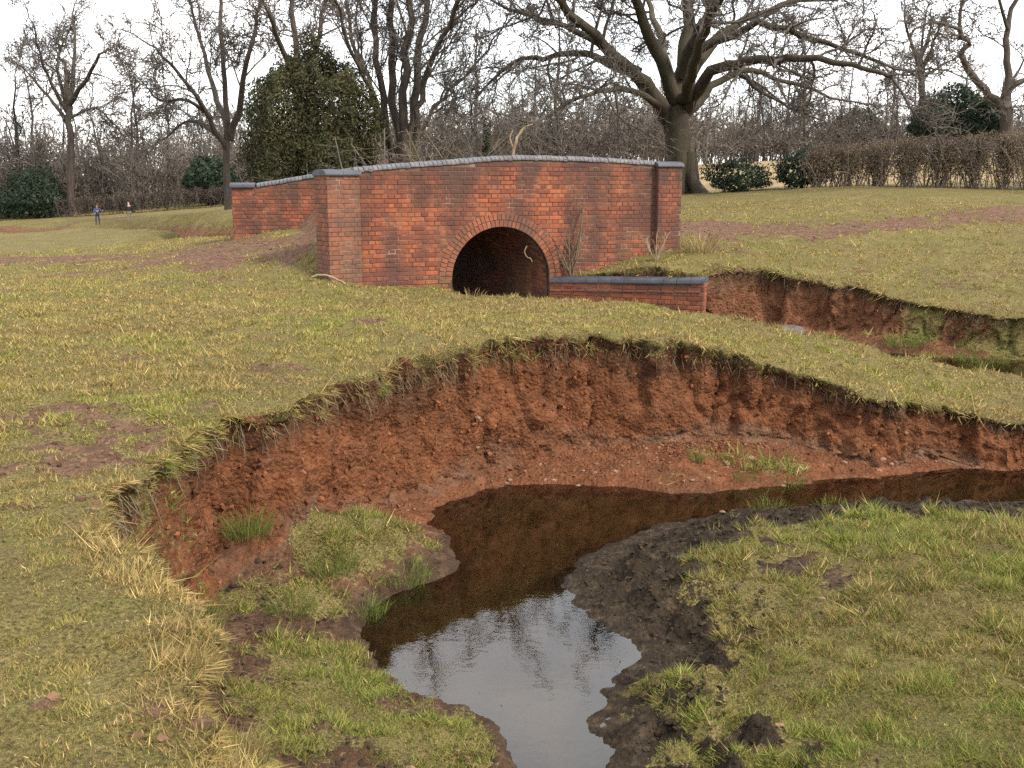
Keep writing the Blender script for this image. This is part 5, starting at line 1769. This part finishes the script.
b_ = at_y(788, 324, 16.6)
o = obj('boulder', stone_mesh(3, 0.27, 0.20, 0.13, M['stone'], 3), label='rounded grey boulder lying in the upper stream below the red bank', cat='boulder')
o.location = (b_[0], b_[1], surf(b_[0], b_[1]) + 0.07)
r7 = random.Random(7)
sm = [stone_mesh(20 + k, 0.020 + 0.006 * k, 0.016 + .004 * k, 0.011 + .003 * k, M['pebble'], 1) for k in range(5)]
pk = 0
for px0, px1, py0, py1, n, zz in [(520, 660, 462, 478, 14, .12), (840, 950, 448, 462, 12, .15), (430, 560, 472, 484, 10, .1), (690, 800, 462, 480, 10, .1)]:
    for i in range(n):
        px, py = r7.uniform(px0, px1), r7.uniform(py0, py1)
        q = at_z(px, py, zz)
        o = obj('pebble', sm[pk % 5], label='small pale stone lying on the red shelf at the foot of the cliff', cat='stone', group='pale stones on the red shelf')
        o.location = (q[0], q[1], surf(q[0], q[1]) + 0.001); o.rotation_euler = (0, 0, r7.uniform(0, 6.28))
        s = r7.uniform(.6, 1.5); o.scale = (s, s, s); pk += 1
for px, py, z, lab in [(410, 750, .25, 'pale stone on the muddy near bank left of the pool'), (745, 690, .45, 'tan stone at a bare patch on the near right bank'), (782, 688, .45, 'pale leaf-like chip beside the tan stone on the right bank'), (823, 580, .4, 'pale pebble among turf in the middle of the right bank'), (722, 520, .12, 'pale pebble on the dark mud of the bar')]:
    q = at_z(px, py, z)
    o = obj('stone', sm[2], label=lab, cat='stone', group='loose stones on the near banks')
    o.location = (q[0], q[1], surf(q[0], q[1]) + .008); o.scale = (1.0, .8, .8)

# fallen branch at the foot of the left pier
stick('fallen_branch', [([(*at_y(312, 272, 15.9)[:2], surf(*at_y(312, 272, 15.9)[:2]) + .06), tuple(at_y(322, 275, 15.85)), tuple(at_y(334, 278, 15.8)), (*at_y(345, 284, 15.7)[:2], surf(*at_y(345, 284, 15.7)[:2]) + .02)], .022, .016)],
      M['palewood'], 'bent pale fallen branch against the foot of the left pier', 'branch')
# hanging stem on the vault wall
q = lambda px, py, d: tuple(at_y(px, py, d))
stick('hanging_root', [([q(527, 246, 17.55), q(524.5, 252, 17.55), q(527, 257, 17.55), q(531, 259, 17.55), q(532, 262, 17.55)], .012, .008)], M['palewood'], 'pale curled root hanging inside the arch on its right wall', 'root')

# bare saplings against the bridge face, over the retaining wall
def sapling(name, px, py, Y, H, n, seed, label, mat, spread=.35, group=None, fine=.004, rad=.013, zz=None):
    t = Tree(seed)
    c = dict(seg=(6, 4, 2), wob=0.10, up=(0.02, 0.03, 0.03), max=2, num=(6, 4), f0=0.2, ang=(20, 50), ratio=0.40, slim=0.010, rmin=fine, minl=0.08, lead=False)
    for i in range(n):
        a = t.r.uniform(0, 6.28)
        t.grow((0, 0, 0), (math.cos(a) * spread * t.r.uniform(.4, 1.3), math.sin(a) * spread * .4, 1), H * t.r.uniform(.6, 1.05), rad, 0, c)
    V, F = t.mesh(lambda l: True, lambda l: 4)
    b0 = at_y(px, py, Y)
    o = obj(name, mesh_np(name, V, F, mat), label=label, cat='shrub', group=group)
    o.location = (b0[0], b0[1], (surf(b0[0], b0[1]) - .03) if zz is None else zz)
    return o


_uw = on_wall(572, 268)[0]; _yw = float(bw(_uw, -0.16)[1])
sapling('bare_sapling', 572, 268, _yw, 1.45, 8, 301, 'bare twiggy sapling against the bridge face just right of the arch', M['paletwig'], .5, rad=.016, fine=.006, zz=1.35)
sapling('bare_sapling', 655, 262, 17.6, .55, 8, 303, 'small clump of dry stems at the foot of the right pier', M['palewood'], .5)


# longer dry grass tufts, each where the photograph shows one
def tuft(px, py, z, n, h, cols, label, seed, spread=.10, Y=None, lean=.5, width=.004):
    r = np.random.default_rng(seed)
    b0 = at_y(px, py, Y) if Y else at_z(px, py, z)
    zz = surf(b0[0], b0[1]) - 0.01
    a = r.uniform(0, 6.28, n); q_ = np.sqrt(r.random(n)) * spread
    P0 = np.stack([np.cos(a) * q_, np.sin(a) * q_, np.zeros(n)], 1)
    d = np.stack([np.cos(a) * lean * r.uniform(.2, 1.2, n), np.sin(a) * lean * r.uniform(.2, 1.2, n), np.ones(n)], 1) + r.normal(0, .15, (n, 3))
    d /= np.linalg.norm(d, axis=1, keepdims=True)
    h_ = (h * r.uniform(.4, 1.1, n))[:, None]
    m1 = P0 + d * h_ * .6
    d2 = d + np.stack([np.cos(a), np.sin(a), -0.8 * np.ones(n)], 1) * r.uniform(.1, .8, (n, 1))
    tp_ = m1 + d2 / np.linalg.norm(d2, axis=1, keepdims=True) * h_ * .45
    s_ = np.cross(d, r.normal(0, 1, (n, 3))); s_ = s_ / np.linalg.norm(s_, axis=1, keepdims=True) * width * .5
    V = np.stack([P0 - s_, P0 + s_, m1 + s_ * .8, m1 - s_ * .8, tp_], 1).reshape(-1, 3)
    o5_ = (np.arange(n) * 5)[:, None]
    c = np.array(cols)[r.integers(0, len(cols), n)] * r.uniform(.7, 1.2, (n, 1))
    o = obj('grass_tuft', mesh_np('grass_tuft', V, [o5_ + np.array([[0, 1, 2, 3]]), o5_ + np.array([[3, 2, 4]])], M['blade'], False, {'tint': np.repeat(c, 5, 0)}), label=label, cat='grass tuft', group='grass tufts on the banks')
    o.location = (b0[0], b0[1], zz)
    return o


ST, GR = STRAW.tolist(), GRN.tolist()
for i, (px, py, z, n, h, c, lab, kw) in enumerate([
        (182, 500, 1.2, 260, .26, ST, 'dry tuft hanging over the left end of the cliff', dict(spread=.16)),
        (150, 560, 1.0, 240, .24, ST, 'brown dry tuft in the notch of the left bank', dict(spread=.16)),
        (195, 575, .6, 260, .26, GR, 'green tuft at the foot of the left notch', dict(spread=.15)),
        (250, 560, .35, 260, .22, GR, 'green tuft at the left end of the green shelf', dict(spread=.16)),
        (330, 545, .4, 300, .18, GR, 'green tuft on the back of the green shelf', dict(spread=.2)),
        (405, 550, .28, 320, .17, GR, 'bright green tuft at the tip of the shelf by the water', dict(spread=.2)),
        (360, 575, .3, 260, .16, GR, 'green tuft at the front of the shelf', dict(spread=.18)),
        (290, 590, .3, 260, .16, GR, 'green tuft above the dark mud on the left shelf', dict(spread=.16)),
        (383, 500, .2, 120, .16, GR, 'small dark green tuft at the cliff foot', dict(spread=.06)),
        (790, 465, .2, 170, .15, GR, 'green tuft on the red shelf below the right cliff', dict(spread=.16)),
        (697, 458, .2, 110, .13, GR, 'small green tuft on the red shelf at centre right', dict(spread=.08)),
        (745, 470, .15, 90, .10, GR, 'thin green tuft at the water edge below the right cliff', dict(spread=.12)),
        (770, 500, .1, 120, .10, GR, 'pale green tuft on the far rim of the mud bar', dict(spread=.2)),
        (835, 497, .1, 110, .09, GR, 'low green tuft on the mud bar towards the right', dict(spread=.2)),
        (230, 655, 1.15, 260, .16, ST, 'straw-coloured dry tuft on the near left slope', dict(spread=.12)),
        (245, 700, 1.1, 240, .15, ST, 'pale dry grass fringe near the lower left corner', dict(spread=.12)),
        (700, 262, 1.7, 160, .45, ST, 'tall dry grass right of the pier', dict(spread=.25, Y=17.9, width=.010)),
        (712, 290, 1.4, 160, .35, ST, 'dry grass hanging by the end of the retaining wall', dict(spread=.25, Y=16.8, width=.010)),
        (640, 268, 1.6, 140, .30, ST, 'dry grass along the top of the retaining wall', dict(spread=.30, Y=17.1, width=.010)),
        (740, 318, .7, 140, .30, GR, 'green tuft on the upper stream bank beside the earth scar', dict(spread=.2, Y=16.6, width=.010)),
        (905, 335, .6, 160, .28, GR, 'green tuft on the upper stream bank right of the red face', dict(spread=.3, Y=15.4, width=.010)),
        (985, 345, .6, 200, .30, GR, 'green tuft low on the upper stream bank near right edge', dict(spread=.35, Y=14.6, width=.010)),
        (470, 297, 1.3, 70, .22, ST, 'thin dry stalks in front of the arch', dict(spread=.28, Y=15.4, width=.007)),
        (540, 300, 1.3, 60, .22, ST, 'thin dry stalks where arch meets retaining wall', dict(spread=.26, Y=15.0, width=.007))]):
    tuft(px, py, z, n, h, c, lab, 400 + i, **kw)


# ------------------------------------------------------------------ two people far off by the stream
def skin_mesh(name, pts, edges, rad, mats, root=0, sub=1):
    me = bpy.data.meshes.new(name)
    me.from_pydata([tuple(p) for p in pts], edges, [])
    o = bpy.data.objects.new(name, me); COL.objects.link(o)
    md = o.modifiers.new('skin', 'SKIN'); md.use_smooth_shade = True
    for i, v in enumerate(me.skin_vertices[0].data):
        v.radius = (rad[i] if isinstance(rad[i], tuple) else (rad[i], rad[i])); v.use_root = i == root
    sd = o.modifiers.new('sub', 'SUBSURF'); sd.levels = sub; sd.render_levels = sub
    dg = bpy.context.evaluated_depsgraph_get()
    ev = o.evaluated_get(dg)
    nm = bpy.data.meshes.new_from_object(ev)
    bpy.data.objects.remove(o)
    nm.materials.clear()
    for m_ in mats: nm.materials.append(m_)
    return nm


M['skin'] = flat_mat('skin', (0.42, 0.26, 0.19), (0.36, 0.21, 0.15), 0.6)
M['hair'] = flat_mat('fair_hair', (0.16, 0.10, 0.06))
M['blue'] = flat_mat('blue_cloth', (0.035, 0.075, 0.24), (0.022, 0.045, 0.15))
M['navy'] = flat_mat('dark_cloth', (0.022, 0.024, 0.034), (0.014, 0.015, 0.02))
M['jeans'] = flat_mat('trouser_cloth', (0.035, 0.045, 0.085), (0.02, 0.028, 0.05))
M['khaki'] = flat_mat('khaki_cloth', (0.20, 0.17, 0.12), (0.13, 0.10, 0.07))


def person(base, rz, bend, jacket, trousers, label, arms, hgt=1.0):
    e = empty('person', base, label, 'person', rz=rz)
    e.scale = (hgt, hgt, hgt)
    b = bend
    hip = np.array([0, 0, .88]); chest = hip + np.array([0, -.42 * math.sin(b), .42 * math.cos(b)])
    neck = chest + np.array([0, -.14 * math.sin(b), .14 * math.cos(b)])
    head0 = neck + np.array([0, -.06 - .05 * math.sin(b), .10]); head1 = head0 + np.array([0, -.04, .15])
    pts = [hip, chest, neck, head0, head1]; ed = [(0, 1), (1, 2), (2, 3), (3, 4)]; rad = [(.15, .11), (.17, .11), .055, .085, .075]
    for s in (-1, 1):
        k = len(pts)
        pts += [hip + np.array([s * .09, 0, -.06]), np.array([s * .12, -.05, .47]), np.array([s * .13, .03, .08]), np.array([s * .14, -.14, .035])]
        ed += [(0, k), (k, k + 1), (k + 1, k + 2), (k + 2, k + 3)]; rad += [.085, .06, .045, .04]
    for s, (el, ha) in zip((-1, 1), arms):
        k = len(pts)
        sh = chest + np.array([s * .19, 0, .08])
        pts += [sh, sh + np.array(el), sh + np.array(ha), sh + np.array(ha) + np.array([0, -.08, -.03])]
        ed += [(1, k), (k, k + 1), (k + 1, k + 2), (k + 2, k + 3)]; rad += [.06, .045, .034, .032]
    me = skin_mesh('body', pts, ed, rad, [M['skin'], M[trousers]], 0, 2)
    for p in me.polygons:
        if p.center.z < 0.90: p.material_index = 1
    obj('body', me, e)
    # jacket: torso and sleeves, a little wider than the body
    jp = [hip + np.array([0, 0, -.03]), hip + np.array([0, -.1 * math.sin(b), .16]), chest, neck + np.array([0, 0, -.03])]
    je = [(0, 1), (1, 2), (2, 3)]; jr = [(.19, .15), (.19, .14), (.20, .14), .08]
    for s, (el, ha) in zip((-1, 1), arms):
        k = len(jp)
        sh = chest + np.array([s * .19, 0, .08])
        jp += [sh, sh + np.array(el), sh + np.array(ha) * .97]; je += [(2, k), (k, k + 1), (k + 1, k + 2)]; jr += [.08, .062, .05]
    obj('jacket', skin_mesh('jacket', jp, je, jr, [M[jacket]], 0, 2), e)
    obj('hair', skin_mesh('hair', [head1 + np.array([0, .03, -.03]), head1 + np.array([0, .02, .035])], [(0, 1)], [.085, .08], [M['hair']], 0, 2), e)
    return e


def stand(px, py):
    """where the ground under photo pixel px, py lies, beyond the meadow"""
    for Y in np.arange(34, 62, 0.25):
        q_ = at_y(px, py, Y)
        if q_[2] <= ground_z(q_[0], Y): return q_[0], Y, ground_z(q_[0], Y)
    q_ = at_y(px, py, 50); return q_[0], 50, ground_z(q_[0], 50)


person(stand(98, 225), R(25), 0.45, 'blue', 'jeans', 'person in a blue jacket bending over the far stream', [((-.06, -.16, -.22), (.02, -.38, -.34)), ((.10, -.20, -.14), (.22, -.42, -.12))], .54)
person(stand(130, 222), R(-150), 0.12, 'navy', 'khaki', 'person in dark jacket standing on the far bank right of the other', [((-.08, -.05, -.27), (-.02, -.22, -.46)), ((.08, -.05, -.27), (.04, -.20, -.47))], .52)
